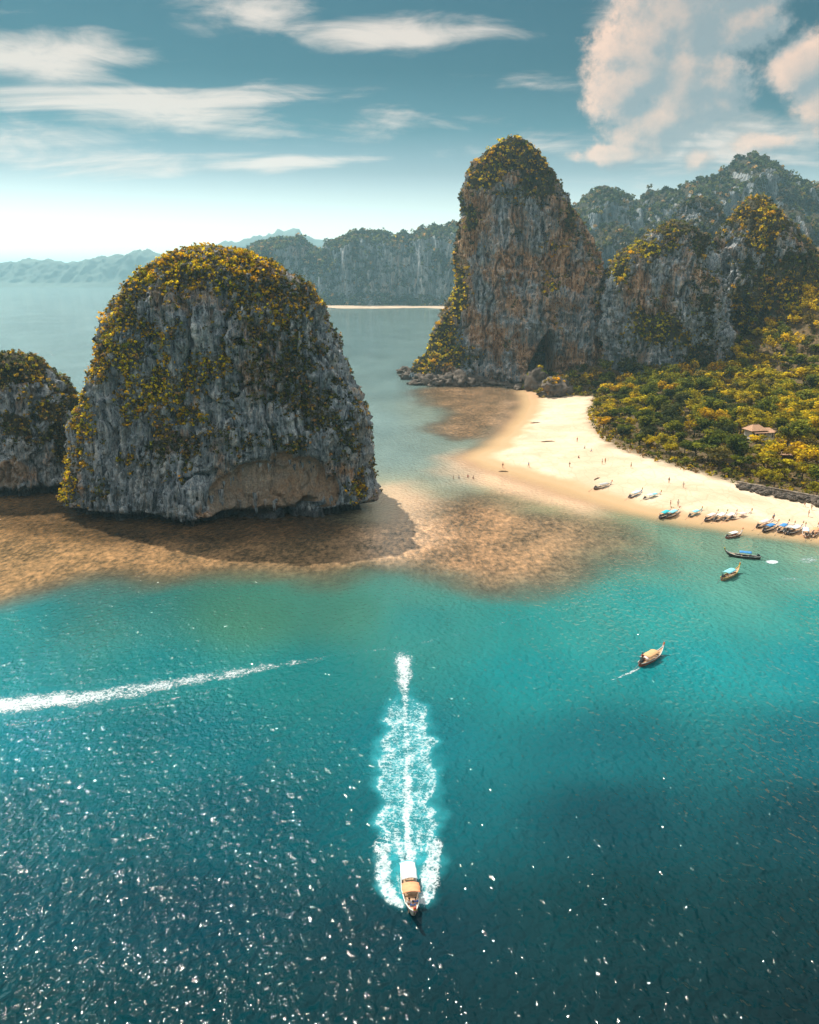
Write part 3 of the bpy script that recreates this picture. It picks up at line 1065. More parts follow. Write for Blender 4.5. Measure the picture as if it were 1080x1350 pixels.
P, N, sc = build_rock(TOW, Y_T, 17, 60, 400, 330, lean=8, big=3.0, flute=2.4, fine=0.9, ns=1.35, seed=3, carve=tow_carve, n_exp=2.3)
px, py = project(P)
vn = fbm(P * 0.085, 4, 23.3)
mask = field(px, py, [(680, 195, 70, 40, 1.3), (715, 240, 40, 26, 1.0), (640, 230, 26, 30, 1.0), (620, 290, 12, 60, .7), (606, 390, 14, 50, .95), (590, 440, 18, 40, 1.1), (570, 470, 40, 28, 1.2), (600, 470, 30, 22, .8), (755, 290, 20, 40, .6), (730, 370, 16, 20, .66), (735, 330, 18, 22, .5), (690, 250, 50, 16, .55), (780, 340, 14, 40, .4)])
ledge = sst(0.3, 0.6, N[..., 2])
prob = sst(0.45, 0.70, mask + 0.34 * vn + 0.35 * ledge) * (P[..., 2] > 4.0)
prob = np.maximum(prob, (P[..., 1] > Y_T + 8) * 0.7)
yel = field(px, py, [(680, 195, 70, 40, .52), (640, 230, 26, 40, .75), (606, 390, 16, 50, .85), (580, 455, 40, 40, .9), (730, 370, 16, 20, .8), (735, 330, 16, 20, .6)]) + 0.2 + 0.22 * vn
rock_thing('karst_tower', 'tall sheer limestone tower with scrub cap beside the beach', 'rock tower', P, prob * 0.75, sc, MAT_ROCK_T, (75, Y_T, 0))
dress('tower', 'the tall limestone tower', P, N, prob, yel, 4800, 0.55, 1.8, 14, 0.48, 23, 55, 'golden and olive scrub on the cap and foot of the tall tower')

# ---- cliff beside the tower
CL2 = [(291, 894, 900), (296, 884, 908), (302, 874, 916), (310, 862, 934), (322, 846, 938), (335, 828, 942), (352, 815, 946), (370, 805, 949), (390, 803, 952), (420, 802, 956), (450, 801, 960), (480, 800, 964), (505, 800, 966)]
Y_C2 = 478.0
P, N, sc = build_rock(CL2, Y_C2, 20, 50, 300, 230, lean=4, big=3.2, flute=2.4, fine=0.8, ns=1.2, seed=4, n_exp=2.2)
px, py = project(P)
vn = fbm(P * 0.085, 4, 33.3)
mask = field(px, py, [(850, 325, 50, 16, 1.0), (820, 352, 16, 24, 1.1), (890, 302, 30, 14, .9), (925, 320, 20, 22, .9), (870, 430, 44, 30, .9), (905, 450, 30, 26, .8), (930, 400, 24, 50, .7), (845, 415, 20, 16, .8), (925, 470, 40, 40, .9), (830, 470, 20, 30, .5)])
prob = sst(0.42, 0.68, mask + 0.34 * vn + 0.35 * sst(.3, .6, N[..., 2]))
prob = np.maximum(prob, (P[..., 1] > Y_C2 + 8) * 0.7)
yel = field(px, py, [(850, 325, 50, 20, .8), (820, 352, 16, 24, .9), (860, 425, 44, 26, .75), (905, 450, 30, 20, .6)]) + 0.2 + 0.25 * vn
rock_thing('limestone_cliff', 'grey limestone cliff with slanting scrubby crest next to the tall tower', 'cliff', P, prob * 0.75, sc, MAT_ROCK_C, (145, Y_C2, 0))
dress('cliff', 'the grey cliff next to the tower', P, N, prob, yel, 3600, 0.55, 1.8, 14, 0.46, 33, 35, 'scrub on the crest and ledges of the grey cliff next to the tower')

# ---- overgrown pointed cliff
CL3 = [(256, 1006, 1013), (262, 994, 1022), (272, 984, 1028), (284, 976, 1034), (297, 966, 1042), (311, 960, 1054), (325, 955, 1066), (338, 951, 1080), (360, 949, 1104), (385, 947, 1130), (410, 945, 1150), (440, 942, 1165), (470, 940, 1175), (500, 938, 1180)]
Y_C3 = 500.0
P, N, sc = build_rock(CL3, Y_C3, 34, 60, 320, 230, lean=10, big=4.5, flute=2.4, fine=0.6, ns=1.2, seed=5, n_exp=2.1)
px, py = project(P)
vn = fbm(P * 0.07, 4, 43.3)
mask = 0.62 + field(px, py, [(1000, 280, 40, 30, .3), (1050, 380, 60, 60, .35)]) + field(px, py, [(965, 335, 14, 22, -.6), (1025, 330, 14, 26, -.35), (955, 400, 10, 40, -.5), (1000, 345, 12, 20, -.3)])
prob = sst(0.42, 0.70, mask + 0.36 * vn + 0.25 * sst(.3, .6, N[..., 2]))
yel = field(px, py, [(1000, 290, 40, 40, .52), (1060, 400, 60, 40, .6), (1000, 420, 40, 40, .42)]) + 0.2 + 0.28 * vn
rock_thing('limestone_cliff', 'overgrown pointed limestone cliff rising behind the forest', 'cliff', P, prob * 0.8, sc, MAT_ROCK_C, (225, Y_C3, 0))
dress('cliff', 'the overgrown pointed cliff', P, N, prob, yel, 5200, 0.7, 2.4, 16, 0.5, 43, 45, 'dense scrub over the pointed cliff behind the forest')

# ---- hazy peak between
PK = [(259, 921, 927), (266, 911, 936), (276, 904, 948), (288, 895, 958), (300, 880, 966), (330, 866, 975), (370, 860, 985), (420, 855, 990)]
Y_PK = 900.0
P, N, sc = build_rock(PK, Y_PK, 45, 60, 180, 120, lean=6, big=4, flute=2.4, fine=0.7, ns=2.0, seed=6)
px, py = project(P)
vn = fbm(P * 0.04, 4, 53.3)
prob = sst(0.3, 0.6, 0.42 + 0.5 * vn + 0.4 * sst(.2, .6, N[..., 2]))
rock_thing('limestone_peak', 'small hazy limestone peak between the two nearer cliffs', 'peak', P, prob * 0.7, sc, MAT_ROCK_F, (300, Y_PK, 0))
dress('peak', 'the hazy peak', P, N, prob, 0.1 + 0.2 * vn, 900, 1.6, 4.0, 16, 1.1, 53, 0, 'dark trees covering the small hazy peak')


# ---- long karst ridges
def build_ridge(top, Y0, thick, nu, nv, big, ns, seed, base_z=-2.0, cliff=0.75, back=1.0):
    tp = np.array(top, float)
    T = at_y(tp[:, 0], tp[:, 1], Y0)
    x = np.linspace(T[0, 0], T[-1, 0], nu)
    zt = np.interp(x, T[:, 0], T[:, 2])
    zt = zt + 3.0 * ns * fbm(np.stack([x / (9 * ns), x * 0, x * 0 + seed], -1), 4) * np.clip(zt / 60, 0.1, 1)
    v = np.linspace(0, 1, nv)
    # front foot -> scree -> cliff -> crest -> back
    yy = np.interp(v, [0, .18, .62, .80, 1.0], [-1.0, -.72, -.40, 0.0, 1.0 * back])
    hh = np.interp(v, [0, .18, .62, .80, 1.0], [0.0, .16, .82, 1.0, 0.25])
    X = np.repeat(x[None], nv, 0)
    Y = Y0 + thick * np.repeat(yy[:, None], nu, 1)
    Z = base_z + (zt[None] - base_z) * hh[:, None]
    P = np.stack([X, Y, Z], -1)
    q = P / ns
    but = fbm(np.stack([q[..., 0] * .020, q[..., 1] * 0, q[..., 2] * .004], -1), 4, seed * 3.1)
    fl = ridged(q * np.array([.06, .02, .012]), 3, seed * 7.1)
    fn = fbm(q * np.array([.2, .2, .09]), 4, seed + 3)
    mid = np.interp(v, [0, .1, .3, .62, .80, 1], [.5, .8, 1, 1, .25, .2])[:, None]
    P[..., 1] -= (but * big * 1.6 + (fl - .4) * big * .55 + fn * big * .22) * mid
    P[..., 2] += fn * big * 0.18 * np.interp(v, [0, .2, .6, .8, 1], [0, .6, .8, .4, .4])[:, None] * np.clip(Z / 40, 0, 1)
    N = np.cross(np.gradient(P, axis=1), np.gradient(P, axis=0))
    N /= np.linalg.norm(N, axis=2)[..., None] + 1e-9
    return P, N


def ridge_thing(name, label, cat, P, prob, mat):
    base = np.array([P[..., 0].mean(), P[..., 1].mean(), 0])
    root = empty(name, tuple(base))
    tag(root, label, cat)
    me = mesh_np('rock_face', (P - base).reshape(-1, 3), grid_faces(*P.shape[:2]), {'veg': prob.ravel() * .75, 'scar': prob.ravel() * 0}, True)
    me.materials.append(mat)
    link('rock_face', me, None, root)


RID_R = [(640, 330), (700, 300), (758, 270), (775, 252), (795, 245), (812, 249), (824, 258), (832, 266), (854, 253), (875, 249), (897, 247), (920, 238), (940, 231), (958, 219), (972, 210), (985, 203), (1000, 202), (1012, 206), (1026, 215), (1042, 228), (1058, 241), (1072, 240), (1100, 236), (1140, 246), (1200, 262), (1300, 290)]
P, N = build_ridge(RID_R, 1500, 190, 520, 130, 34, 2.2, 1.0)
vn = fbm(P * 0.016, 4, 63)
prob = sst(0.36, 0.62, 0.40 + 0.40 * vn + 0.5 * sst(.25, .7, N[..., 2]))
ridge_thing('karst_ridge', 'high hazy blue limestone ridge rising to a peak behind the cliffs', 'ridge', P, prob, MAT_ROCK_F)
dress('ridge', '', P[:105], N[:105], prob[:105], -0.02 + 0.22 * vn[:105], 6500, 3.0, 7.5, 12, 2.4, 63, 0, 'blue green forest on the high hazy ridge behind the cliffs')
RID_M = [(740, 350), (770, 330), (790, 305), (800, 296), (815, 294), (830, 300), (838, 312), (848, 300), (858, 291), (868, 296), (880, 320), (900, 340), (930, 350), (960, 340), (985, 300), (1010, 280), (1029, 266), (1045, 270), (1062, 285), (1090, 280), (1130, 300), (1200, 330)]
P, N = build_ridge(RID_M, 1150, 110, 360, 90, 20, 1.6, 2.0)
vn = fbm(P * 0.02, 4, 73)
prob = sst(0.36, 0.62, 0.40 + 0.40 * vn + 0.5 * sst(.25, .7, N[..., 2]))
ridge_thing('karst_ridge', 'lower hazy limestone bluffs in front of the high ridge', 'ridge', P, prob, MAT_ROCK_F)
dress('ridge', '', P[:72], N[:72], prob[:72], 0.0 + 0.22 * vn[:72], 2600, 2.2, 5.5, 12, 1.7, 73, 0, 'hazy trees on the lower bluffs in front of the high ridge')
RID_L = [(285, 362), (300, 346), (318, 330), (332, 321), (345, 316), (360, 315), (380, 313), (395, 312), (408, 318), (415, 325), (423, 331), (427, 320), (436, 316), (446, 317), (458, 307), (475, 302), (490, 303), (505, 304), (516, 311), (524, 305), (534, 306), (543, 308), (552, 297), (562, 298), (575, 300), (590, 294), (600, 293), (612, 290), (625, 289), (660, 285), (720, 292), (800, 300)]
P, N = build_ridge(RID_L, 1850, 120, 560, 130, 30, 2.2, 4.0)
vn = fbm(P * 0.016, 4, 83)
prob = sst(0.36, 0.62, 0.40 + 0.40 * vn + 0.5 * sst(.25, .7, N[..., 2]))
ridge_thing('karst_ridge', 'long hazy limestone headland across the bay between islet and tower', 'ridge', P, prob, MAT_ROCK_F)
dress('ridge', '', P[:105], N[:105], prob[:105], 0.0 + 0.22 * vn[:105], 6000, 3.0, 7.0, 12, 2.2, 83, 0, 'blue green forest on the hazy headland across the bay')

# far strand at the foot of the headland
bm = bmesh.new()
pts = ground(np.array([418, 450, 500, 560, 610, 640, 640, 610, 560, 500, 450, 425], float), np.array([405, 407, 407, 406, 409, 411, 400, 399, 398, 400, 402, 402], float))
vs = [bm.verts.new((a[0], a[1], 0.5 if i < 6 else 2.5)) for i, a in enumerate(pts)]
vb = [bm.verts.new((a[0], a[1], -1.0)) for a in pts]
bm.faces.new(vs)
for i in range(len(vs)):
    j = (i + 1) % len(vs)
    bm.faces.new((vs[i], vb[i], vb[j], vs[j]))
tag(link('far_strand', bm_mesh('far_strand', bm), plain('far_sand', (0.50, 0.38, 0.27), 0.9, 0.1, 0.3, 0.05)), kind='structure')

# ---- distant hills on the horizon
HILL_MAT = plain('far_hill', (0.09, 0.12, 0.10), .9, .1, .35, .004)
for k, (top, Y0, th) in enumerate([
        ([(-160, 352), (-80, 346), (0, 348), (30, 343), (60, 342), (85, 346), (110, 344), (140, 338), (165, 334), (185, 329), (200, 332), (225, 338), (260, 343), (300, 350), (360, 356), (420, 360)], 5200, 500),
        ([(100, 358), (180, 343), (215, 334), (250, 328), (270, 325), (300, 319), (330, 313), (360, 307), (380, 302), (394, 300), (398, 309), (415, 314), (450, 322), (500, 332), (560, 340), (640, 348), (760, 352), (1000, 352), (1300, 356)], 6000, 600)]):
    P, N = build_ridge(top, Y0, th, 300, 40, 60, 8.0, 11.0 + k)
    prob = sst(-.3, .3, fbm(P * 0.004, 4, 3))
    me = mesh_np('hills', P.reshape(-1, 3), grid_faces(*P.shape[:2]), {'veg': prob.ravel(), 'scar': prob.ravel() * 0}, True)
    tag(link('hills', me, HILL_MAT), kind='structure')

# ================================================================== haze
bm = bmesh.new()
bmesh.ops.create_cube(bm, size=1.0, matrix=Matrix.Translation((0, 14000, 222)) @ Matrix.Diagonal((70000, 40000, 460, 1)))
me = bm_mesh('haze', bm)
m, t = new_mat('haze_air')
v = t.n('ShaderNodeVolumePrincipled')
v.inputs['Color'].default_value = (0.50, 0.85, 1.0, 1)
v.inputs['Density'].default_value = 0.000105
v.inputs['Anisotropy'].default_value = 0.4
for nm in ('Density Attribute', 'Color Attribute', 'Temperature Attribute'):
    try:
        v.inputs[nm].default_value = ''
    except Exception:
        pass
t.out(None, v.outputs[0])
try:
    m.cycles.homogeneous_volume = True
except Exception:
    pass
tag(link('haze', me, m), 'pale sea haze hanging over the bay', 'haze', kind='stuff')

# ================================================================== forest
def tree_meshes(pal, seed, kind):
    r = np.random.default_rng(seed)
    n = 13 if kind == 'round' else 16
    C = r.normal(size=(n, 3))
    C /= np.linalg.norm(C, axis=1)[:, None]
    C *= (r.random((n, 1)) ** 0.4)
    if kind == 'round':
        C = C * np.array([.68, .68, .42]) + np.array([0, 0, 1.15])
        R = 0.26 + 0.16 * r.random(n)
        flat = 0.75
    else:                                  # layered, spreading
        C = C * np.array([.82, .82, .10])
        C[:, 2] += np.array([0.85, 1.12, 1.36])[r.integers(0, 3, n)]
        R = 0.26 + 0.14 * r.random(n)
        flat = 0.42
    K = np.array(PALETTES[pal])[np.clip((r.random(n) * 3.4).astype(int), 0, 3)]
    V, F, cl = leaves(C, R, K * 0.66, 74, 0.075, flat, seed, 0.8)
    crown = mesh_np('crown', V, F, {'leafcol': cl})
    crown.materials.append(MAT_LEAF)
    bm = bmesh.new()
    top = 0.75 if kind == 'round' else 0.7
    add_tube(bm, [(0, 0, -0.25), (0.02, 0.01, 0.3), (-0.02, 0.03, top), (0.0, 0.0, 1.2)], [.075, .055, .04, .012], 7)
    for k in range(5):
        a = k * 1.26 + r.random()
        z0 = 0.4 + 0.08 * k
        ln = 0.55
        add_tube(bm, [(0, 0, z0), (math.cos(a) * ln * .5, math.sin(a) * ln * .5, z0 + .22), (math.cos(a) * ln, math.sin(a) * ln, z0 + .42)], [.03, .02, .008], 5)
    trunk = bm_mesh('trunk', bm, True)
    trunk.materials.append(MAT_BARK)
    return trunk, crown


TREE_KINDS = []
TWORD = {'golden': 'golden', 'yellow': 'yellow green', 'olive': 'dull olive', 'green': 'green', 'dark': 'dark green'}
for i, pal in enumerate(['green', 'yellow', 'dark', 'golden', 'olive']):
    for kind in ('round', 'spreading'):
        TREE_KINDS.append((pal, kind, [tree_meshes(pal, 300 + 10 * i + (5 if kind == 'round' else 0) + j, kind) for j in range(2)]))
KIX = {(a, b): i for i, (a, b, c) in enumerate(TREE_KINDS)}

gx, gy = np.meshgrid(np.arange(40, 330, 7.7), np.arange(190, 475, 7.7))
r = np.random.default_rng(77)
tp = np.stack([gx.ravel(), gy.ravel()], -1) + r.uniform(-3.0, 3.0, size=(gx.size, 2))
fs = sdf(forest_poly, tp)
tz = land_height(tp[:, 0], tp[:, 1])
tpx, tpy = project(np.concatenate([tp, (tz + 5)[:, None]], 1))
ok = (fs > 2.0) & (tpx > 640) & (tpx < 1150)
# keep clear of the cliffs' feet
ok &= ~((tp[:, 0] > 55) & (tp[:, 0] < 128) & (tp[:, 1] > 468))
HOUSE = ground(1000, 579, 5.5)
hp = project(np.array(HOUSE) + np.array([0, 0, 4]))
front_of = (np.abs(tp[:, 0] - HOUSE[0] * tp[:, 1] / HOUSE[1]) < 8.0) & (tp[:, 1] > HOUSE[1] - 26) & (tp[:, 1] < HOUSE[1] + 7)
low = front_of.copy()
ok &= ~(front_of & (np.hypot(tp[:, 0] - HOUSE[0], tp[:, 1] - HOUSE[1]) < 8))
gap = (np.hypot((tpx - 1050) / 28, (tpy - 628) / 10) < 1) | (np.hypot((tpx - 1040) / 14, (tpy - 600) / 7) < 1)
ok &= ~gap
tp, tz, fs, tpx, tpy, low = tp[ok], tz[ok], fs[ok], tpx[ok], tpy[ok], low[ok]
tn = fbm(np.stack([tp[:, 0] * .03, tp[:, 1] * .03, tp[:, 0] * 0], -1), 3, 5.0)
order = np.argsort(tp[:, 1] - 0.2 * tp[:, 0])
stuff_c, stuff_r, stuff_k = [], [], []
ntree = 0
for i in order:
    u = r.random()
    v = tn[i] * 0.35 + u
    yellowish = (tpx[i] > 960) * 0.18 + (tpy[i] < 560) * (tpx[i] > 900) * 0.15
    v -= yellowish
    pal = 'yellow' if v < 0.22 else 'golden' if v < 0.27 else 'green' if v < 0.68 else 'olive' if v < 0.76 else 'dark'
    kind = 'spreading' if (r.random() < (0.45 if pal in ('green', 'dark') else 0.2)) else 'round'
    rad = r.uniform(3.3, 6.4)
    edge = sst(2, 16, fs[i])
    rad *= 0.6 + 0.4 * edge
    hs = rad * r.uniform(0.75, 1.05)
    if tp[i, 0] < 95:
        rad *= 0.85
        hs *= 0.8
    if low[i]:
        rad *= 0.6
        hs = rad * 0.75
    near_e = fs[i] < 14
    where = 'at the edge of the sand beach' if near_e else 'on the slope below the pointed cliff' if tz[i] > 12 else 'in the forest behind the beach'
    if ntree < 300:
        a, b, ms = TREE_KINDS[KIX[(pal, kind)]]
        tm, cm = ms[int(r.integers(2))]
        root = empty('tree', (tp[i, 0], tp[i, 1], tz[i]), r.random() * 6.28)
        root.scale = (rad, rad, hs)
        link('trunk', tm, None, root)
        link('crown', cm, None, root)
        form = 'round crowned' if kind == 'round' else 'flat layered'
        tag(root, '%s %s tree %s' % (TWORD[pal], form, where), 'tree', '%s %s trees %s' % (TWORD[pal], form, where))
        ntree += 1
    else:
        for k in range(9):
            d = r.normal(size=3)
            d /= np.linalg.norm(d)
            d *= r.random() ** .4
            stuff_c.append((tp[i, 0] + d[0] * rad * .7, tp[i, 1] + d[1] * rad * .7, tz[i] + hs * (1.15 + .42 * d[2])))
            stuff_r.append(rad * (.26 + .14 * r.random()))
            stuff_k.append(PALETTES[pal][min(3, int(r.random() * 3.4))])
print('TREES', ntree, 'stuff puffs', len(stuff_c))
if stuff_c:
    V, F, cl = leaves(np.array(stuff_c), np.array(stuff_r), np.array(stuff_k) * 0.66, 30, 0.55, 0.75, 5, 0.8)
    me = mesh_np('forest', V, F, {'leafcol': cl})
    me.materials.append(MAT_LEAF)
    tag(link('forest', me), 'dense forest canopy climbing the slope behind the beach trees', 'forest', kind='stuff')

# low undergrowth along the edge of the sand and under the trees
n = 4600
q = np.stack([r.uniform(45, 300, n * 5), r.uniform(185, 470, n * 5)], -1)
sd = sdf(forest_poly, q)
keepm = (sd > -0.5) & ((sd < 14) | (r.random(len(q)) < 0.35))
q, sd = q[keepm][:n], sd[keepm][:n]
zq = land_height(q[:, 0], q[:, 1])
pk = np.array([PALETTES[a][b] for a, b in zip(r.choice(['green', 'yellow', 'olive', 'golden', 'brown'], len(q), p=[.3, .25, .2, .1, .15]), r.integers(0, 4, len(q)))])
V, F, cl = leaves(np.concatenate([q, (zq + .6)[:, None]], 1), r.uniform(.6, 1.8, len(q)), pk * 0.6, 18, 0.36, 0.7, 6)
me = mesh_np('undergrowth', V, F, {'leafcol': cl})
me.materials.append(MAT_LEAF)
tag(link('undergrowth', me), 'low undergrowth along the top of the sand', 'undergrowth', kind='stuff')


# ================================================================== boulders
def boulder_mesh(seed, sub=4):
    bm = bmesh.new()
    bmesh.ops.create_icosphere(bm, subdivisions=sub, radius=1.0)
    co = np.array([v.co for v in bm.verts])
    d = 0.55 * fbm(co * 1.3, 4, seed * 3.7) + 0.26 * ridged(co * 2.4, 3, seed)
    for v, k in zip(bm.verts, d):
        v.co *= (1 + float(k))
    me = bm_mesh('boulder', bm, True)
    for an in ('veg', 'scar'):
        me.attributes.new(an, 'FLOAT', 'POINT')
    me.materials.append(MAT_BOULDER)
    return me


MAT_BOULDER = plain('boulder_rock', (0.13, 0.105, 0.085), .9, .15, .6, 1.2)
BOUL = [boulder_mesh(i + 1) for i in range(5)]


def boulder(px, py, sx, sy, sz, label, group=None, z=None, k=None):
    g = ground(px, py)
    zz = float(land_height(np.array([g[0]]), np.array([g[1]]))[0]) if z is None else z
    g = ground(px, py, max(zz, 0))
    o = link('boulder', BOUL[random.randrange(5) if k is None else k])
    o.location = (g[0], g[1], max(zz, -0.3) + sz * 0.35)
    o.scale = (sx, sy, sz)
    o.rotation_euler = (random.uniform(-.15, .15), random.uniform(-.15, .15), random.uniform(0, 6.28))
    tag(o, label, 'boulder', group)
    return o


def rock_bush(o, n, pal, label):
    for i in range(n):
        s_ = link('shrub', SHRUBS[random.choice(pal)][random.randrange(3)])
        while True:
            vv = random.choice(o.data.vertices)
            if vv.normal.z > 0.0 and vv.co.y < 0.6:
                break
        s_.location = o.location + o.rotation_euler.to_matrix() @ Vector((vv.co.x * o.scale.x, vv.co.y * o.scale.y, vv.co.z * o.scale.z))
        k = random.uniform(1.3, 2.4)
        s_.scale = (k, k, k)
        tag(s_, label, 'shrub', 'shrubs on the beach boulders')


b1 = boulder(734, 521, 8.5, 6, 5.2, 'large scrubby boulder between the sand tip and the forest', z=1.0, k=0)
rock_bush(b1, 22, ['brown', 'golden', 'olive'], 'low shrub on a scrubby boulder by the sand')
b2 = boulder(708, 514, 6, 5, 6.2, 'steep bushy boulder between the tower cave and the sand', z=0.5, k=1)
rock_bush(b2, 24, ['green', 'olive', 'yellow'], 'leafy shrub on the steep boulder by the tower')
for (x, y, a, b, c) in [(541, 500, 5, 3, 3.2), (548, 507, 4, 3, 1.6), (556, 503, 5, 4, 3.0), (566, 507, 5, 4, 3.2), (578, 508, 6, 4, 3.0), (592, 508, 6, 4, 4.2), (606, 508, 6, 4, 4.6), (620, 507, 7, 4, 3.6), (634, 507, 6, 4, 2.6), (648, 508, 5, 3, 1.8), (664, 508, 4, 3, 1.4), (676, 511, 3, 2, 1.2), (684, 513, 3, 2, 1.6), (533, 492, 4, 3, 2.6)]:
    boulder(x, y, a, b, c, 'dark boulder in the row at the foot of the tall tower', 'boulders at the foot of the tower', z=-0.2)
# rough stone bank at the top of the sand
for i in range(130):
    f = i / 129
    x = 975 + 150 * f + random.uniform(-2, 2)
    y = 641 + 31 * f + random.uniform(-3.0, 4.0)
    s_ = random.uniform(0.25, 0.85)
    boulder(x, y, s_ * 1.3, s_, s_ * .8, 'rough stone in the bank along the top of the beach', 'stones of the beach bank')
# retaining wall behind the stones
a0, a1 = ground(972, 637, 2.5), ground(1140, 668, 2.5)
wall_root = empty('retaining_wall', ((a0[0] + a1[0]) / 2, (a0[1] + a1[1]) / 2, 2.2), math.atan2(a1[1] - a0[1], a1[0] - a0[0]))
tag(wall_root, 'low grey brown retaining wall between forest and beach', 'wall')
ln = float(np.hypot(*(a1 - a0)[:2]))
wm = [plain('wall_stone_a', (0.22, 0.17, 0.13), .9, .1, .4, 1.5), plain('wall_stone_b', (0.30, 0.24, 0.19), .9, .1, .4, 1.5)]
bm = bmesh.new()
add_box(bm, (0, 0, 0), (1.42, .8, .52))
bmesh.ops.bevel(bm, geom=bm.edges[:], offset=.06, segments=1, affect='EDGES')
blk = bm_mesh('block', bm)
blk2 = blk.copy()
blk.materials.append(wm[0])
blk2.materials.append(wm[1])
nb_ = int(ln / 1.45)
for row in range(3):
    for k_ in range(nb_):
        o = link('block', random.choice((blk, blk2)), None, wall_root)
        o.location = (-ln / 2 + (k_ + .5 * (row % 2)) * 1.45 + .7, random.uniform(-.08, .08), -0.4 + row * .54)

# ================================================================== house
white = plain('house_wall', (0.72, 0.66, 0.56), .8, .2, .15, .8)
tile = plain('roof_tile', (0.46, 0.27, 0.17), .85, .15, .35, 2.5)
glassm = plain('window_glass', (0.03, 0.04, 0.05), .1, .6, .1, 1.0)
wood = plain('weathered_wood', (0.20, 0.13, 0.08), .75, .2, .35, 2.0)
house = empty('beach_house', (HOUSE[0], HOUSE[1], 5.5), math.radians(12))
house.scale = (.78, .78, .78)
tag(house, 'cream house with tan hipped tile roof among the trees', 'house')


def part(name, mat, parent, fn, smooth=False):
    bm = bmesh.new()
    fn(bm)
    me = bm_mesh(name, bm, smooth)
    return link(name, me, mat, parent)


part('wall', white, house, lambda bm: (add_box(bm, (-1.2, 1.5, 1.6), (6.4, 5.5, 5.2)), add_box(bm, (4.2, 2.0, 1.2), (4.4, 4.5, 4.4))))
part('terrace', white, house, lambda bm: (add_box(bm, (0.6, -2.4, -0.3), (9.4, 2.3, 1.4)), add_box(bm, (0.6, -3.5, 0.75), (9.4, .12, .7))))


def hip(bm, cx_, cy_, z0, lx, ly, h, rl):
    A = [bm.verts.new((cx_ + sx * lx, cy_ + sy * ly, z0)) for sx, sy in ((-1, -1), (1, -1), (1, 1), (-1, 1))]
    B = [bm.verts.new((cx_ - rl, cy_, z0 + h)), bm.verts.new((cx_ + rl, cy_, z0 + h))]
    bm.faces.new((A[0], A[1], B[1], B[0]))
    bm.faces.new((A[2], A[3], B[0], B[1]))
    bm.faces.new((A[1], A[2], B[1]))
    bm.faces.new((A[3], A[0], B[0]))
    bm.faces.new((A[3], A[2], A[1], A[0]))


rf_ = part('roof', tile, house, lambda bm: hip(bm, -1.2, 1.3, 4.2, 4.2, 3.9, 2.3, 1.4))
part('ridge_cap', tile, rf_, lambda bm: add_tube(bm, [(-2.6, 1.3, 6.52), (.2, 1.3, 6.52)], [.14, .14], 6))
part('roof', tile, house, lambda bm: hip(bm, 4.4, 1.7, 3.45, 3.1, 3.3, 1.3, 1.6))
for x in (-3.4, -1.6, .6, 3.1, 5.2):
    wn_ = part('window', glassm, house, lambda bm: add_box(bm, (x, -1.3 if x < 2 else -.3, 2.6), (1.0, .08, 1.5)))
    part('frame', white, wn_, lambda bm: (add_box(bm, (x - .55, -1.34 if x < 2 else -.34, 2.6), (.1, .12, 1.7)), add_box(bm, (x + .55, -1.34 if x < 2 else -.34, 2.6), (.1, .12, 1.7)), add_box(bm, (x, -1.34 if x < 2 else -.34, 3.4), (1.0, .12, .1))))
for x in (-4.0, -2.2, -.4, 1.4, 3.2, 5.1):
    part('post', white, house, lambda bm: add_box(bm, (x, -3.2, 1.7), (.22, .22, 3.6)))
part('veranda_roof', tile, house, lambda bm: add_box(bm, (.6, -2.3, 3.66), (9.8, 2.6, .14), rx=math.radians(13)))
g = ground(1040, 607, 3.5)
hut = empty('beach_hut', (g[0], g[1], 3.2), math.radians(-8))
tag(hut, 'small hut with red brown roof half hidden under trees', 'hut')
part('wall', wood, hut, lambda bm: add_box(bm, (0, 0, 1.2), (5, 3, 2.6)))
part('roof', tile, hut, lambda bm: hip(bm, 0, 0, 2.5, 3.4, 2.4, 1.2, 1.6))
part('door', plain('door_paint', (.12, .08, .06), .7, .2), hut, lambda bm: add_box(bm, (.8, -1.52, 1.0), (.9, .06, 2.0)))

# ================================================================== people
SKIN = plain('skin', (0.42, 0.25, 0.17), .6, .3, .1, 5)
HAIR = plain('hair', (0.03, 0.022, 0.018), .6, .3, .2, 20)
CLOTH = {k: plain('cloth_' + k, c, .9, .1, .2, 6) for k, c in dict(red=(.45, .05, .04), blue=(.05, .16, .45), white=(.75, .73, .70), black=(.03, .03, .035), orange=(.70, .26, .05), green=(.08, .25, .12), yellow=(.7, .55, .08)).items()}


def skin_mesh(name, verts, edges, rads, root=0):
    me = bpy.data.meshes.new(name)
    me.from_pydata(verts, edges, [])
    o = bpy.data.objects.new('tmp_skin', me)
    COL.objects.link(o)
    o.modifiers.new('skin', 'SKIN')
    sk = me.skin_vertices[0].data
    for i, rr_ in enumerate(rads):
        sk[i].radius = (rr_, rr_)
        sk[i].use_root = (i == root)
    sb_ = o.modifiers.new('sub', 'SUBSURF')
    sb_.levels = 1
    dg = bpy.context.evaluated_depsgraph_get()
    out = bpy.data.meshes.new_from_object(o.evaluated_get(dg))
    bpy.data.objects.remove(o)
    out.name = name
    for p_ in out.polygons:
        p_.use_smooth = True
    return out


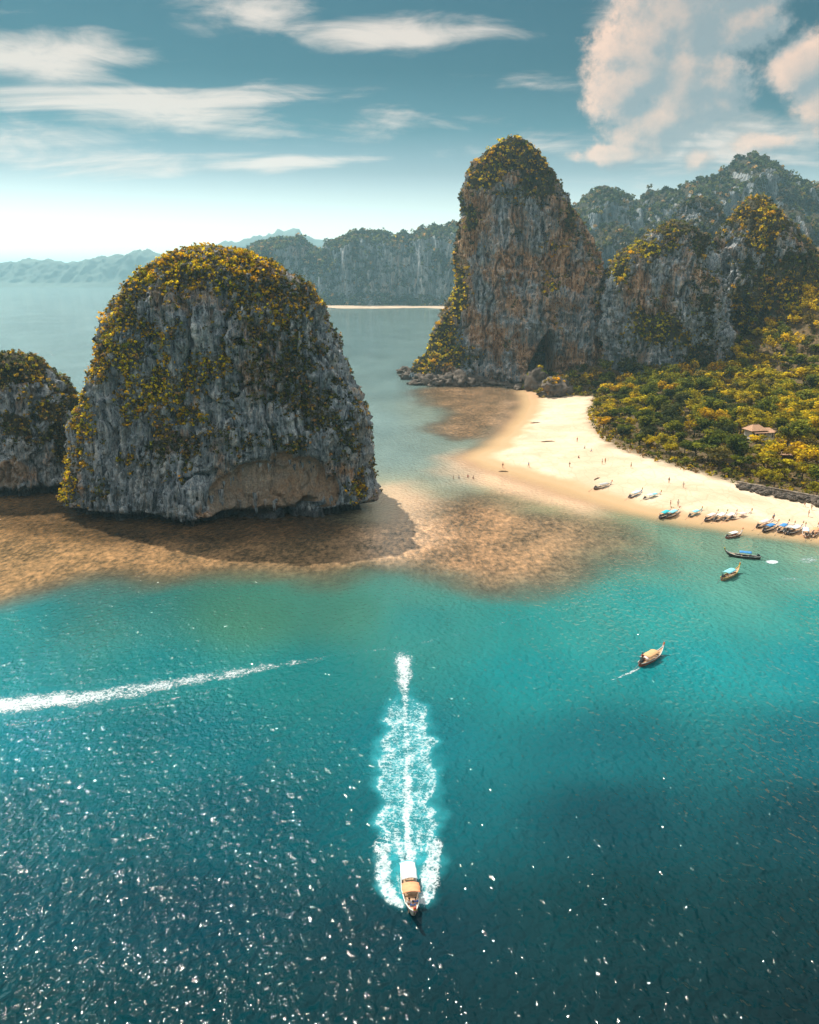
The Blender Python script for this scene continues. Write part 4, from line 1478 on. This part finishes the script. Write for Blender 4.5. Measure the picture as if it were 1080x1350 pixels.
def person_meshes(pose):
    if pose == 'sit':
        hip_z = 0.10
        J = [(0, 0, hip_z), (0, .02, .28), (0, .03, .50), (0, .02, .60), (0, 0, .70), (0, -.02, .80)]
        legs = [(s * .09, 0, hip_z) for s in (-1, 1)], [(s * .12, -.42, hip_z + .05) for s in (-1, 1)], [(s * .12, -.46, hip_z - .38) for s in (-1, 1)], [(s * .12, -.60, hip_z - .42) for s in (-1, 1)]
        arms = [(s * .19, .02, .52) for s in (-1, 1)], [(s * .25, -.04, .28) for s in (-1, 1)], [(s * .18, -.26, .18) for s in (-1, 1)], [(s * .15, -.34, .17) for s in (-1, 1)]
    else:
        st = .24 if pose == 'walk' else .03
        J = [(0, 0, .92), (0, 0, 1.12), (0, .01, 1.36), (0, 0, 1.46), (0, -.01, 1.56), (0, -.02, 1.66)]
        legs = [(s * .09, 0, .90) for s in (-1, 1)], [(s * .10, s * st * .6 - .03, .50) for s in (-1, 1)], [(s * .10, s * st, .09) for s in (-1, 1)], [(s * .11, s * st - .17, .04) for s in (-1, 1)]
        arms = [(s * .19, .01, 1.38) for s in (-1, 1)], [(s * .26, -s * st * .4, 1.12) for s in (-1, 1)], [(s * .27, -s * st * .8 - .06, .88) for s in (-1, 1)], [(s * .27, -s * st - .07, .79) for s in (-1, 1)]
    V, E, R = list(J), [(0, 1), (1, 2), (2, 3), (3, 4), (4, 5)], [.13, .12, .14, .055, .09, .095]
    for s in (0, 1):
        b = len(V)
        V += [legs[1][s], legs[2][s], legs[3][s]]
        R += [.065, .045, .035]
        E += [(0, b), (b, b + 1), (b + 1, b + 2)]
        b = len(V)
        V += [arms[0][s], arms[1][s], arms[2][s], arms[3][s]]
        R += [.06, .045, .035, .03]
        E += [(2, b), (b, b + 1), (b + 1, b + 2), (b + 2, b + 3)]
    body_ = skin_mesh('body', V, E, R)
    body_.materials.append(SKIN)
    shirt = skin_mesh('shirt', J[:3] + [arms[0][0], arms[0][1], arms[1][0], arms[1][1]], [(0, 1), (1, 2), (2, 3), (2, 4), (3, 5), (4, 6)], [.145, .135, .155, .075, .075, .06, .06])
    if pose == 'sit':
        shorts = skin_mesh('shorts', [J[0], legs[1][0], legs[1][1]], [(0, 1), (0, 2)], [.15, .085, .085])
    else:
        k0 = tuple(np.array(J[0]) * .45 + np.array(legs[1][0]) * .55)
        k1 = tuple(np.array(J[0]) * .45 + np.array(legs[1][1]) * .55)
        shorts = skin_mesh('shorts', [J[0], k0, k1], [(0, 1), (0, 2)], [.15, .09, .09])
    h_ = np.array(J[5])
    bm = bmesh.new()
    bmesh.ops.create_uvsphere(bm, u_segments=10, v_segments=7, radius=.115, matrix=Matrix.Translation((h_[0], h_[1] + .025, h_[2] + .045)))
    hair = bm_mesh('hair', bm, True)
    hair.materials.append(HAIR)
    return body_, shirt, shorts, hair


PEOPLE = {p_: person_meshes(p_) for p_ in ('stand', 'walk', 'sit')}


def person(loc, rz, pose, top, bottom, label, group=None):
    root = empty('person', loc, rz)
    tag(root, label, 'person', group)
    bd, sh, so, ha = PEOPLE[pose]
    link('body', bd, None, root)
    for nm, me_, cn_ in (('shirt', sh, top), ('shorts', so, bottom)):
        if cn_ is None:
            continue
        if len(me_.materials) == 0:
            me_.materials.append(CLOTH['white'])
        o = link(nm, me_, None, root)
        o.material_slots[0].link = 'OBJECT'
        o.material_slots[0].material = CLOTH[cn_]
    link('hair', ha, None, root)
    return root


def beach_person(px, py, pose, top, bottom, label, rz=None):
    g = ground(px, py)
    for _ in range(4):
        zz = float(land_height(np.array([g[0]]), np.array([g[1]]))[0])
        g = ground(px, py, max(zz, -.6))
    person((g[0], g[1], max(zz, -.75) + .0), random.uniform(0, 6.28) if rz is None else rz, pose, top, bottom, label)


BP = [(598, 634, 'stand', None, 'black', 'bare chested person in black shorts wading off the sand spit'),
      (605, 633, 'stand', 'white', 'blue', 'person in white top and blue shorts wading off the sand spit'),
      (617, 632, 'stand', 'red', 'black', 'person in red top wading beyond the pointed end of the sand'),
      (624, 634, 'walk', None, 'red', 'bare chested person in red shorts wading off the sand spit'),
      (663, 617, 'walk', 'black', 'black', 'person all in black walking along the wet edge of the sand spit'),
      (697, 616, 'walk', 'blue', 'black', 'person in blue top walking on the broad sand spit'),
      (751, 616, 'walk', 'black', 'white', 'person in black top and white shorts crossing the broad sand'),
      (761, 583, 'stand', 'red', 'blue', 'person in red top and blue shorts on the sand near the forest'),
      (771, 591, 'sit', 'white', 'black', 'person in white top sitting on the sand near the forest'),
      (780, 595, 'sit', 'blue', 'blue', 'person all in blue sitting on the sand near the forest'),
      (763, 604, 'sit', 'black', 'red', 'person in black top and red shorts sitting on the sand'),
      (794, 612, 'stand', 'white', 'black', 'person in white top standing beside another below the trees'),
      (798, 611, 'stand', 'orange', 'black', 'person in orange top standing beside another below the trees'),
      (832, 617, 'walk', 'green', 'black', 'person in green top walking on the sand above the beached boats'),
      (882, 637, 'walk', 'black', 'blue', 'person in black top and blue shorts walking on the upper sand'),
      (901, 643, 'walk', 'white', 'white', 'person all in white walking on the upper sand'),
      (884, 668, 'stand', 'red', 'black', 'person in red top standing by the bows of the teal roofed boats'),
      (894, 667, 'stand', 'white', 'blue', 'person in white top standing by the bows of the teal roofed boats'),
      (1061, 668, 'walk', 'black', 'red', 'person in black top and red shorts below the stone bank'),
      (1070, 672, 'walk', 'white', 'black', 'person in white top and black shorts below the stone bank'),
      (1066, 681, 'stand', 'orange', 'blue', 'person in orange top and blue shorts above the moored boats'),
      (1020, 686, 'walk', 'blue', 'white', 'person in blue top and white shorts above the moored boats')]
for b in BP:
    beach_person(*b)
g = ground
for (px, py, ln_, rz, lab) in [(723, 583.5, 5.2, .05, 'pale driftwood log lying on the broad sand'), (706, 557, 4.4, .1, 'thin dark log on the wet sand near the boulders'), (787, 632, 3.6, .9, 'short dark log on the sand above the beached boat'), (664, 617.5, 3.0, -.2, 'short log at the wet edge of the sand spit')]:
    q0 = ground(px, py, 1.0)
    zz = float(land_height(np.array([q0[0]]), np.array([q0[1]]))[0])
    bm = bmesh.new()
    add_tube(bm, [(-ln_ / 2, 0, .1), (-ln_ / 6, .12, .16), (ln_ / 5, .02, .2), (ln_ / 2, -.1, .12)], [.10, .22, .2, .08], 8)
    add_tube(bm, [(ln_ / 6, .02, .2), (ln_ / 4, .3, .45)], [.09, .04], 6)
    o = link('driftwood_log', bm_mesh('driftwood_log', bm, True), wood)
    o.location = (q0[0], q0[1], zz)
    o.rotation_euler.z = rz
    tag(o, lab, 'log')

# ================================================================== long-tail boats
HULLS = {k: plain('hull_' + k, c, .5, .4, .3, 1.6) for k, c in dict(brown=(.20, .11, .06), dark=(.07, .05, .045), red=(.33, .10, .06), tan=(.42, .28, .16), cream=(.62, .52, .42)).items()}
CANV = {k: plain('canvas_' + k, c, .8, .2, .14, 1.2) for k, c in dict(white=(.80, .82, .82), orange=(.78, .34, .18), tan=(.62, .36, .18), teal=(.04, .42, .48), aqua=(.22, .55, .62), blue=(.06, .24, .52), pale=(.50, .66, .74), pink=(.74, .58, .54), grey=(.42, .43, .43)).items()}
DECK = plain('deck_wood', (.46, .31, .20), .7, .2, .3, 2.5)
RIM = {k: plain('rim_' + k, c, .45, .4, .15, 3) for k, c in dict(white=(.78, .76, .72), blue=(.08, .28, .55), yellow=(.72, .48, .10), red=(.50, .08, .06), teal=(.10, .45, .48)).items()}
RIB = {k: plain('ribbon_' + k, c, .8, .1, .2, 6) for k, c in dict(red=(.60, .06, .05), yellow=(.80, .55, .08), green=(.10, .40, .16), pink=(.75, .30, .40)).items()}
METAL = plain('engine_metal', (.10, .10, .11), .4, .5, .3, 5, .6)
SS = np.linspace(0, 1, 26)
HB = np.interp(SS, [0, .04, .15, .45, .72, .88, .96, 1], [.42, .58, .80, 1.0, .80, .40, .15, .05])
HS = np.interp(SS, [0, .2, .5, .72, .86, .95, 1], [.92, .74, .66, .82, 1.08, 1.5, 1.9])
HK = np.interp(SS, [0, .1, .5, .75, .88, .95, 1], [.05, -.22, -.30, -.22, .12, .7, 1.65])
HX = -5 + 10 * SS


def hull_mesh():
    tt = np.linspace(-1, 1, 11)
    y = np.sign(tt) * np.abs(tt) ** .62
    zf = np.abs(tt) ** 2.4
    O = np.stack([np.repeat(HX[:, None], 11, 1), HB[:, None] * y[None], HK[:, None] + (HS - HK)[:, None] * zf[None]], -1)
    ib = np.maximum(HB - .07, .01)
    ik = HK + .12
    I_ = np.stack([np.repeat(HX[:, None], 11, 1), ib[:, None] * y[None], ik[:, None] + (np.maximum(HS - .01, ik) - ik)[:, None] * zf[None]], -1)
    I_[0, :, 0] += .08
    n_ = 26 * 11
    F = [tuple(f) for f in grid_faces(26, 11)]
    F += [tuple(int(v) + n_ for v in f[::-1]) for f in grid_faces(26, 11)]
    for i in range(25):
        F += [(i * 11, (i + 1) * 11, (i + 1) * 11 + n_, i * 11 + n_), (i * 11 + 10, i * 11 + 10 + n_, (i + 1) * 11 + 10 + n_, (i + 1) * 11 + 10)]
    for k_ in range(10):
        F += [(k_, k_ + n_, k_ + 1 + n_, k_ + 1), (25 * 11 + k_, 25 * 11 + k_ + 1, 25 * 11 + k_ + 1 + n_, 25 * 11 + k_ + n_)]
    me_ = bpy.data.meshes.new('hull')
    me_.from_pydata([tuple(v) for v in np.concatenate([O.reshape(-1, 3), I_.reshape(-1, 3)])], [], [tuple(int(v) for v in f) for f in F])
    bm = bmesh.new()
    bm.from_mesh(me_)
    return bm_mesh('hull', bm)


BM_ = {}
BM_['hull'] = hull_mesh()
bm = bmesh.new()
for s in (-1, 1):
    add_tube(bm, [(x, s * b, z_ + .03) for x, b, z_ in zip(HX, HB, HS)], [.065] * 26, 5)
BM_['gunwale'] = bm_mesh('gunwale', bm, True)
bm = bmesh.new()
vl = [bm.verts.new((x, s * max(b - .12, .02), .16)) for s in (-1, 1) for x, b in zip(HX[2:19], HB[2:19])]
for i in range(16):
    bm.faces.new((vl[i], vl[i + 1], vl[17 + i + 1], vl[17 + i]))
BM_['floor_boards'] = bm_mesh('floor_boards', bm)
bm = bmesh.new()
vl = [bm.verts.new((x, s * max(b - .05, .02), z_ - .06)) for s in (-1, 1) for x, b, z_ in zip(HX[18:25], HB[18:25], HS[18:25])]
for i in range(6):
    bm.faces.new((vl[i], vl[i + 1], vl[7 + i + 1], vl[7 + i]))
BM_['fore_deck'] = bm_mesh('fore_deck', bm)
bm = bmesh.new()
add_tube(bm, [(4.7, 0, 1.1), (5.0, 0, 1.75), (5.2, 0, 2.25), (5.28, 0, 2.75)], [.10, .11, .10, .06], 7)
BM_['prow_post'] = bm_mesh('prow_post', bm, True)
for k_, (za, zb) in enumerate([(1.95, 2.2), (2.2, 2.42), (2.42, 2.62)]):
    bm = bmesh.new()
    xa = lambda z_: np.interp(z_, [1.75, 2.25, 2.75], [5.0, 5.2, 5.28])
    add_tube(bm, [(xa(za), 0, za), (xa((za + zb) / 2), .02, (za + zb) / 2), (xa(zb), 0, zb)], [.17, .20, .16], 8)
    add_tube(bm, [(xa(za) - .1, .12, za), (xa(za) - .25, .2, za - .5)], [.07, .03], 5)
    BM_['ribbon%d' % k_] = bm_mesh('ribbon', bm, True)
bm = bmesh.new()
add_box(bm, (0, 0, 0), (.28, 1.6, .05))
BM_['bench'] = bm_mesh('bench', bm)
bm = bmesh.new()
add_box(bm, (-4.35, 0, 1.18), (.85, .5, .5), ry=.12)
add_box(bm, (-4.25, 0, 1.5), (.4, .42, .25))
add_tube(bm, [(-4.1, .3, 1.3), (-4.1, .42, 1.75), (-3.8, .46, 1.9)], [.05, .06, .05], 6)
add_tube(bm, [(-3.9, 0, 1.3), (-3.0, .1, 1.45)], [.03, .03], 5)
BM_['engine'] = bm_mesh('engine', bm)
bm = bmesh.new()
add_tube(bm, [(-4.7, 0, 1.12), (-6.4, 0, .45), (-8.0, 0, -.12)], [.05, .045, .04], 6)
for a in range(3):
    add_box(bm, (-8.0, .12 * math.cos(a * 2.1), -.12 + .12 * math.sin(a * 2.1)), (.04, .2, .12), rx=a * 2.1)
BM_['propeller_shaft'] = bm_mesh('propeller_shaft', bm)
bm = bmesh.new()
add_tube(bm, [(0, 0, 0), (0, 0, 1)], [.035, .03], 6)
BM_['post'] = bm_mesh('post', bm)
_canopies = {}


def canopy_mesh(x0, x1, wd, zt):
    key = (x0, x1, wd, zt)
    if key not in _canopies:
        nx_, ny_ = 9, 7
        V = []
        for th in (0, -.05):
            for i in range(nx_):
                for j in range(ny_):
                    u_ = j / (ny_ - 1) * 2 - 1
                    xx = x0 + (x1 - x0) * i / (nx_ - 1)
                    sag = .05 * math.sin(i * 2.4) * (1 - abs(u_) * .4)
                    V.append((xx, u_ * wd * (1 - .04 * math.sin(i * 1.3)), zt - .28 * u_ * u_ + sag + th))
        n_ = nx_ * ny_
        F = [tuple(int(v) for v in f) for f in grid_faces(nx_, ny_)] + [tuple(int(v) + n_ for v in f[::-1]) for f in grid_faces(nx_, ny_)]
        for i in range(nx_ - 1):
            for j in (0, ny_ - 1):
                F.append((i * ny_ + j, (i + 1) * ny_ + j, (i + 1) * ny_ + j + n_, i * ny_ + j + n_))
        for j in range(ny_ - 1):
            for i in (0, nx_ - 1):
                F.append((i * ny_ + j, i * ny_ + j + 1, i * ny_ + j + 1 + n_, i * ny_ + j + n_))
        me_ = bpy.data.meshes.new('canopy')
        me_.from_pydata(V, [], F)
        bm = bmesh.new()
        bm.from_mesh(me_)
        _canopies[key] = bm_mesh('canopy', bm, True)
    return _canopies[key]


def put(name, me_, mat, parent):
    if len(me_.materials) == 0:
        me_.materials.append(mat)
    o = link(name, me_, None, parent)
    o.material_slots[0].link = 'OBJECT'
    o.material_slots[0].material = mat
    return o


def boat(px, py, heading, L, label, canopies, hull='brown', rim='white', ribbons=('red', 'yellow', 'green'), group=None, z=0.0, roll=0.0, wide=1.0, deck=None):
    g_ = ground(px, py, z)
    root = empty('longtail_boat', tuple(g_), math.radians(heading))
    root.rotation_euler = (roll, 0, math.radians(heading))
    if 650 < py < 712:
        L *= 0.92
    k_ = L / 10.0
    root.scale = (k_, k_ * wide, k_)
    tag(root, label, 'boat', group)
    h_ = put('hull', BM_['hull'], HULLS[hull], root)
    put('gunwale', BM_['gunwale'], RIM[rim], root)
    put('floor_boards', BM_['floor_boards'], DECK, root)
    put('fore_deck', BM_['fore_deck'], DECK, root)
    pp = put('prow_post', BM_['prow_post'], HULLS['tan'] if hull != 'tan' else RIM['yellow'], root)
    for i, rb in enumerate(ribbons):
        put('ribbon', BM_['ribbon%d' % i], RIB[rb], pp)
    for x in (-1.6, .2, 1.9):
        put('bench', BM_['bench'], DECK, root).location = (x, 0, .45)
    en = put('engine', BM_['engine'], METAL, root)
    put('propeller_shaft', BM_['propeller_shaft'], METAL, en)
    for (x0, x1, wd, zt, cm_) in canopies:
        put('canopy', canopy_mesh(x0, x1, wd, zt), CANV[cm_], root)
        for x in (x0 + .15, x1 - .15):
            for s in (-1, 1):
                po = put('post', BM_['post'], HULLS['dark'], root)
                b_ = float(np.interp(x, HX, HB)) - .06
                po.location = (x, s * min(b_, wd * .94), .5)
                po.scale = (1, 1, zt - .30 - .5)
    return root


def one(c, x0=-2.6, x1=1.7):
    return [(x0, x1, 1.0, 2.05, c)]


main_boat = boat(541, 1180, -84, 7.7, 'speeding boat with white rear roof and orange front roof ahead of the long foam wake', [(-3.7, -.55, .92, 2.25, 'white'), (-.05, 1.75, 1.05, 2.05, 'orange')], 'cream', 'white', ('pink', 'yellow', 'red'), wide=1.12)
put('roof_trim', canopy_mesh(-3.95, -3.7, .98, 2.22), CANV['aqua'], main_boat)
boat(859, 870, 44, 7.2, 'lone boat under way with tan orange roof and pale prow on turquoise water', [(-2.8, 1.5, 1.0, 2.0, 'tan'), (-3.6, -2.85, .9, 1.9, 'pink')], 'red', 'white', ('pink', 'yellow', 'red'), wide=1.1)
boat(963, 760, 44, 7.8, 'anchored boat with turquoise roof and tall yellow prow', one('aqua', -3.0, 1.2), 'tan', 'yellow', ('yellow', 'yellow', 'red'))
boat(979, 735, 160, 7.4, 'slender dark boat with blue roof lying broadside in the shallows', one('blue', -2.4, 1.0), 'dark', 'white', ('red', 'green', 'yellow'))
boat(968, 707.5, 34, 6.8, 'anchored boat with white roof and orange brown bow', one('white', -2.8, 1.2), 'red', 'white', ('yellow', 'red', 'red'))
boat(795, 643.5, 36, 7.4, 'beached boat with long grey roof and wooden prow high on the sand', one('grey', -2.7, 2.2), 'brown', 'white', ('red', 'yellow', 'pink'), z=.45)
boat(838, 654.5, 46, 7.8, 'beached boat with pale blue roof beside a larger pale blue roofed one', one('pale', -2.6, 2.0), 'brown', 'blue', ('green', 'yellow', 'red'), z=.4)
boat(860, 657.5, 36, 8.0, 'longer beached boat with aqua and white roof and cream stern', [(-2.8, -.3, 1.0, 2.05, 'pale'), (-.25, 2.0, 1.0, 2.05, 'aqua')], 'cream', 'white', ('red', 'green', 'yellow'), z=.4)
boat(877, 680.5, 50, 7.6, 'boat with strong teal roof moored tight against a pale teal neighbour', one('teal', -3.0, 2.0), 'dark', 'white', ('red', 'yellow', 'green'))
boat(887.5, 680, 48, 7.8, 'boat with aqua roof moored tight against the strong teal roofed one', one('aqua', -3.0, 1.8), 'brown', 'white', ('yellow', 'red', 'pink'))
boat(917, 679.5, 44, 7.4, 'single small boat with aqua roof moored alone at the waterline', one('aqua', -2.4, 1.6), 'dark', 'teal', ('green', 'yellow', 'red'))
row4 = ['row of four boats nosed onto the sand together']
boat(938, 684.5, 46, 7.8, 'pink roofed boat at the open end of four moored abreast', one('pink', -2.8, 1.8), 'dark', 'white', ('red', 'yellow', 'green'), row4[0])
boat(950.5, 684.5, 46, 7.8, 'white roofed boat second of four moored abreast', one('white', -2.4, 1.8), 'dark', 'white', ('yellow', 'red', 'green'), row4[0])
boat(963, 684.5, 46, 7.8, 'pink and white roofed boat third of four moored abreast', [(-2.8, -.4, 1.0, 2.05, 'pink'), (-.3, 1.8, 1.0, 2.0, 'white')], 'brown', 'white', ('red', 'green', 'pink'), row4[0])
boat(977, 684, 32, 8.8, 'long open brown boat with short pink roof ending the four abreast', one('pink', -1.2, 1.4), 'brown', 'white', ('yellow', 'green', 'red'), row4[0])
c6 = 'boats crowded along the waterline'
boat(1008, 693.5, 40, 8.2, 'boat with pinkish white roof tucked behind a blue roofed boat', one('pink', -2.8, 1.9), 'dark', 'white', ('red', 'yellow', 'green'), c6)
boat(1016, 698.5, 40, 8.0, 'boat with bright blue roof and orange bow in front of a pink roofed one', one('blue', -2.6, 1.3), 'dark', 'white', ('yellow', 'yellow', 'red'), c6)
boat(1033, 698.5, 48, 8.0, 'blue roofed boat pressed against a white roofed cluster', one('blue', -2.8, 1.2), 'dark', 'white', ('red', 'yellow', 'green'), c6)
boat(1041, 700.5, 48, 7.6, 'grey roofed boat wedged between blue and white roofed boats', one('grey', -2.4, 1.4), 'brown', 'white', ('green', 'yellow', 'red'), c6)
boat(1049, 701.5, 42, 8.4, 'white roofed dark boat beside the blue roofed cluster', one('white', -2.6, 1.6), 'dark', 'white', ('yellow', 'green', 'pink'), c6)
boat(1062, 704, 66, 8.0, 'boat with broad grey white roof seen stern on with red hull', one('pale', -3.2, 1.4), 'red', 'white', ('red', 'yellow', 'green'), c6)
boat(1075, 704, 56, 8.0, 'boat with pink orange roof at the end of the crowded row', one('orange', -2.6, 1.4), 'brown', 'white', ('pink', 'yellow', 'red'), c6)

mw = main_boat.matrix_basis
for (x, y, tp_, bt_, lab) in [(2.45, .38, 'blue', 'blue', 'person in blue sitting in the bow of the speeding boat'), (2.5, -.35, 'white', 'black', 'person in white top sitting in the bow of the speeding boat'), (3.05, .02, 'blue', 'white', 'person in blue top and white shorts sitting at the very front of the speeding boat'), (-4.0, -.45, 'red', 'black', 'person in red top steering the speeding boat by its engine')]:
    w_ = mw @ Vector((x, y, .55))
    person(tuple(w_), math.radians(-84 + 90), 'sit', tp_, bt_, lab)
b2w = bpy.data.objects['longtail_boat.001'].matrix_basis if 'longtail_boat.001' in bpy.data.objects else mw
w_ = b2w @ Vector((-3.7, .2, .5))
person(tuple(w_), math.radians(50 + 90), 'stand', 'red', 'black', 'person in red top steering the lone boat with the tan roof')

# ================================================================== foam
def foam_material(name, scale=1.0):
    m, t = new_mat(name)
    p = t.geo_pos()
    d = t.attr('dens')
    a = t.attr('aer')
    n1 = t.noise(p, 2.0 * scale, 7, 0.72, 0.5)
    n2 = t.noise(p, 0.45 * scale, 4, 0.6)
    lace = t.voronoi(t.mapping(p, (1, 1, 0)), 2.3 * scale, 'DISTANCE_TO_EDGE')
    lc = t.smooth(lace, 0.0, 0.16, 1.0, 0.0)
    val = t.math('ADD', t.math('MULTIPLY', d, 1.5), t.math('ADD', t.math('MULTIPLY', t.math('SUBTRACT', n1, .5), 2.0), t.math('ADD', t.math('MULTIPLY', lc, .22), t.math('MULTIPLY', t.math('SUBTRACT', n2, .5), 1.0))))
    fm = t.math('MULTIPLY', t.smooth(val, .52, 1.12), t.smooth(d, .02, .12))
    wht = t.n('ShaderNodeBsdfDiffuse')
    t.set(wht.inputs[0], t.mix(n1, (.34, .44, .48), (.60, .64, .65)))
    aq = t.bsdf((.02, .34, .40), .25, .4)
    tr = t.n('ShaderNodeBsdfTransparent')
    m1_ = t.n('ShaderNodeMixShader')
    t.set(m1_.inputs[0], t.math('MULTIPLY', a, t.smooth(n2, .25, .7, .35, .95)))
    t.t.links.new(tr.outputs[0], m1_.inputs[1])
    t.t.links.new(aq, m1_.inputs[2])
    m2_ = t.n('ShaderNodeMixShader')
    t.set(m2_.inputs[0], fm)
    t.t.links.new(m1_.outputs[0], m2_.inputs[1])
    t.t.links.new(wht.outputs[0], m2_.inputs[2])
    t.out(m2_.outputs[0])
    return m


FOAM = foam_material('sea_foam')


def foam_grid(name, label, x0, x1, y0, y1, step, fn, lift=0.04):
    xs_ = np.arange(x0, x1, step)
    ys_ = np.arange(y0, y1, step)
    X, Y = np.meshgrid(xs_, ys_)
    P_ = np.stack([X.ravel(), Y.ravel(), np.zeros(X.size)], -1)
    px_, py_ = project(P_)
    d, a, zl = fn(px_, py_, P_)
    P_[:, 2] = lift + zl
    F = grid_faces(len(ys_), len(xs_))
    keep_ = (d[F].max(1) > .015) | (a[F].max(1) > .015)
    F = F[keep_]
    used_ = np.unique(F)
    mp = -np.ones(len(P_), int)
    mp[used_] = np.arange(len(used_))
    me_ = mesh_np(name, P_[used_], mp[F], {'dens': d[used_], 'aer': a[used_]}, True)
    tag(link(name, me_, FOAM), label, 'foam', kind='stuff')


def main_wake(px_, py_, P_):
    wv = 9 * fbm(np.stack([P_[:, 1] * .30, P_[:, 0] * .30, P_[:, 0] * 0], -1), 4)
    cx_ = np.interp(py_, [855, 900, 1000, 1150], [530, 533, 537, 538])
    cw = np.interp(py_, [850, 868, 900, 915, 950, 1000, 1040, 1080, 1130, 1150], [6, 12, 10, 5, 6, 5, 8, 6, 6, 3])
    core = sst(1.8, .2, np.abs(px_ - cx_ + wv * .35) / cw) * sst(848, 868, py_) * sst(1156, 1148, py_)
    core *= np.interp(py_, [850, 870, 900, 915, 1150], [.25, .60, .58, .44, .66])
    L = np.interp(py_, [900, 925, 935, 979, 1031, 1042, 1052, 1080, 1095, 1117, 1155, 1181, 1192, 1202], [531, 516, 509, 502, 493, 496, 501, 496, 500, 497, 500, 507, 518, 533])
    Rr = np.interp(py_, [900, 925, 935, 996, 1039, 1048, 1071, 1092, 1126, 1155, 1181, 1195, 1202], [536, 556, 565, 574, 580, 575, 580, 576, 580, 574, 570, 561, 548])
    ins = np.minimum(px_ - L, Rr - px_) + wv
    body_ = sst(-2, 7, ins) * sst(905, 945, py_) * sst(1203, 1196, py_)
    rim_ = np.exp(-((ins - 7) / 7) ** 2)
    lacy = body_ * (0.36 + .10 * rim_) * sst(1150, 1110, py_)
    armw = np.interp(py_, [1095, 1120, 1150, 1190, 1203], [9, 13, 14, 12, 7])
    dl = np.minimum(np.abs(px_ - L - armw * .55), np.abs(Rr - armw * .45 - px_))
    arm = sst(1.25, .5, (dl + wv * .5) / armw) * sst(1085, 1120, py_) * sst(1205, 1192, py_) * .56
    v1 = np.abs(np.abs(px_ - 537.5) - np.interp(py_, [1085, 1150], [19, 3]))
    vee = sst(6, .5, v1 + wv * .25) * sst(1062, 1105, py_) * sst(1152, 1146, py_) * .55
    hull_wash = sst(6, 1, np.abs(np.abs(px_ - 540) - 15)) * sst(1140, 1155, py_) * sst(1200, 1185, py_) * .32
    d = np.maximum.reduce([core, lacy, arm, vee, hull_wash])
    a = np.clip(sst(-14, 8, ins) * sst(870, 960, py_) * sst(1206, 1190, py_) * .85, 0, 1)
    return d, np.maximum(a, core * .6), arm * .35 * np.clip(fbm(P_ * .9, 3) + .6, 0, 1.4)


g0, g1 = ground(540, 1208), ground(530, 846)
foam_grid('wake_foam', 'long white foam wake streaming behind the speeding boat', -7.5, 7.5, g0[1], g1[1], .22, main_wake)


def left_wake(px_, py_, P_):
    yc_ = np.interp(px_, [-300, 0, 100, 200, 300, 400, 430], [964, 931, 922, 907, 889, 872, 866])
    wv = fbm(np.stack([P_[:, 0] * .16, P_[:, 1] * .16, P_[:, 0] * 0], -1), 3)
    hw_ = np.interp(px_, [-300, 0, 200, 400], [17, 12, 10, 5])
    e_ = np.abs(py_ - yc_ + wv * 4) / hw_
    d = sst(1.5, .2, e_) * np.interp(px_, [-300, 0, 150, 300, 420, 440], [.70, .66, .52, .42, .30, 0])
    for off, wgt in ((26, .30), (-22, .22), (40, .2)):
        d = np.maximum(d, sst(4, 0, np.abs(py_ - yc_ - off * np.interp(px_, [0, 400], [1, .6]) + wv * 4)) * wgt * np.interp(px_, [-300, 250, 420], [1, .9, 0]))
    return d, sst(2.4, .6, e_) * .25 * np.interp(px_, [0, 420], [1, 0]), wv * 0


g0, g1 = ground(0, 985), ground(430, 845)
foam_grid('wake_foam', 'straight foam streak crossing open water off the reef of the large islet', -95, -12, g0[1], g1[1], .3, left_wake)


def small_foams(px_, py_, P_):
    t_ = np.clip((842 - px_) / 55, 0, 1)
    l1 = sst(2.4, .4, np.abs(py_ - (882 + t_ * 24))) * (px_ < 843) * (px_ > 785) * (1 - t_) * .75
    s1 = sst(1.3, .5, np.hypot((px_ - 1018) / 9, (py_ - 741) / 2.6)) * .9
    s2 = sst(1.3, .3, np.hypot((px_ - 1066) / 16, (py_ - 738) / 6)) * .36
    s3 = sst(1.3, .3, np.hypot((px_ - 1040) / 20, (py_ - 764) / 3)) * .3
    cross = sst(4, 0, np.abs(py_ - np.interp(px_, [420, 540, 640, 760, 900], [866, 852, 828, 796, 762]))) * .22 * (px_ > 420) * (px_ < 860)
    d = np.maximum.reduce([l1, s1, s2, s3, cross])
    return d, d * .3, d * 0


g0, g1 = ground(800, 910), ground(1018, 730)
foam_grid('foam_patch', 'scattered faint foam patches around the anchored boats', -22, 92, g0[1], g1[1] + 6, .4, small_foams)
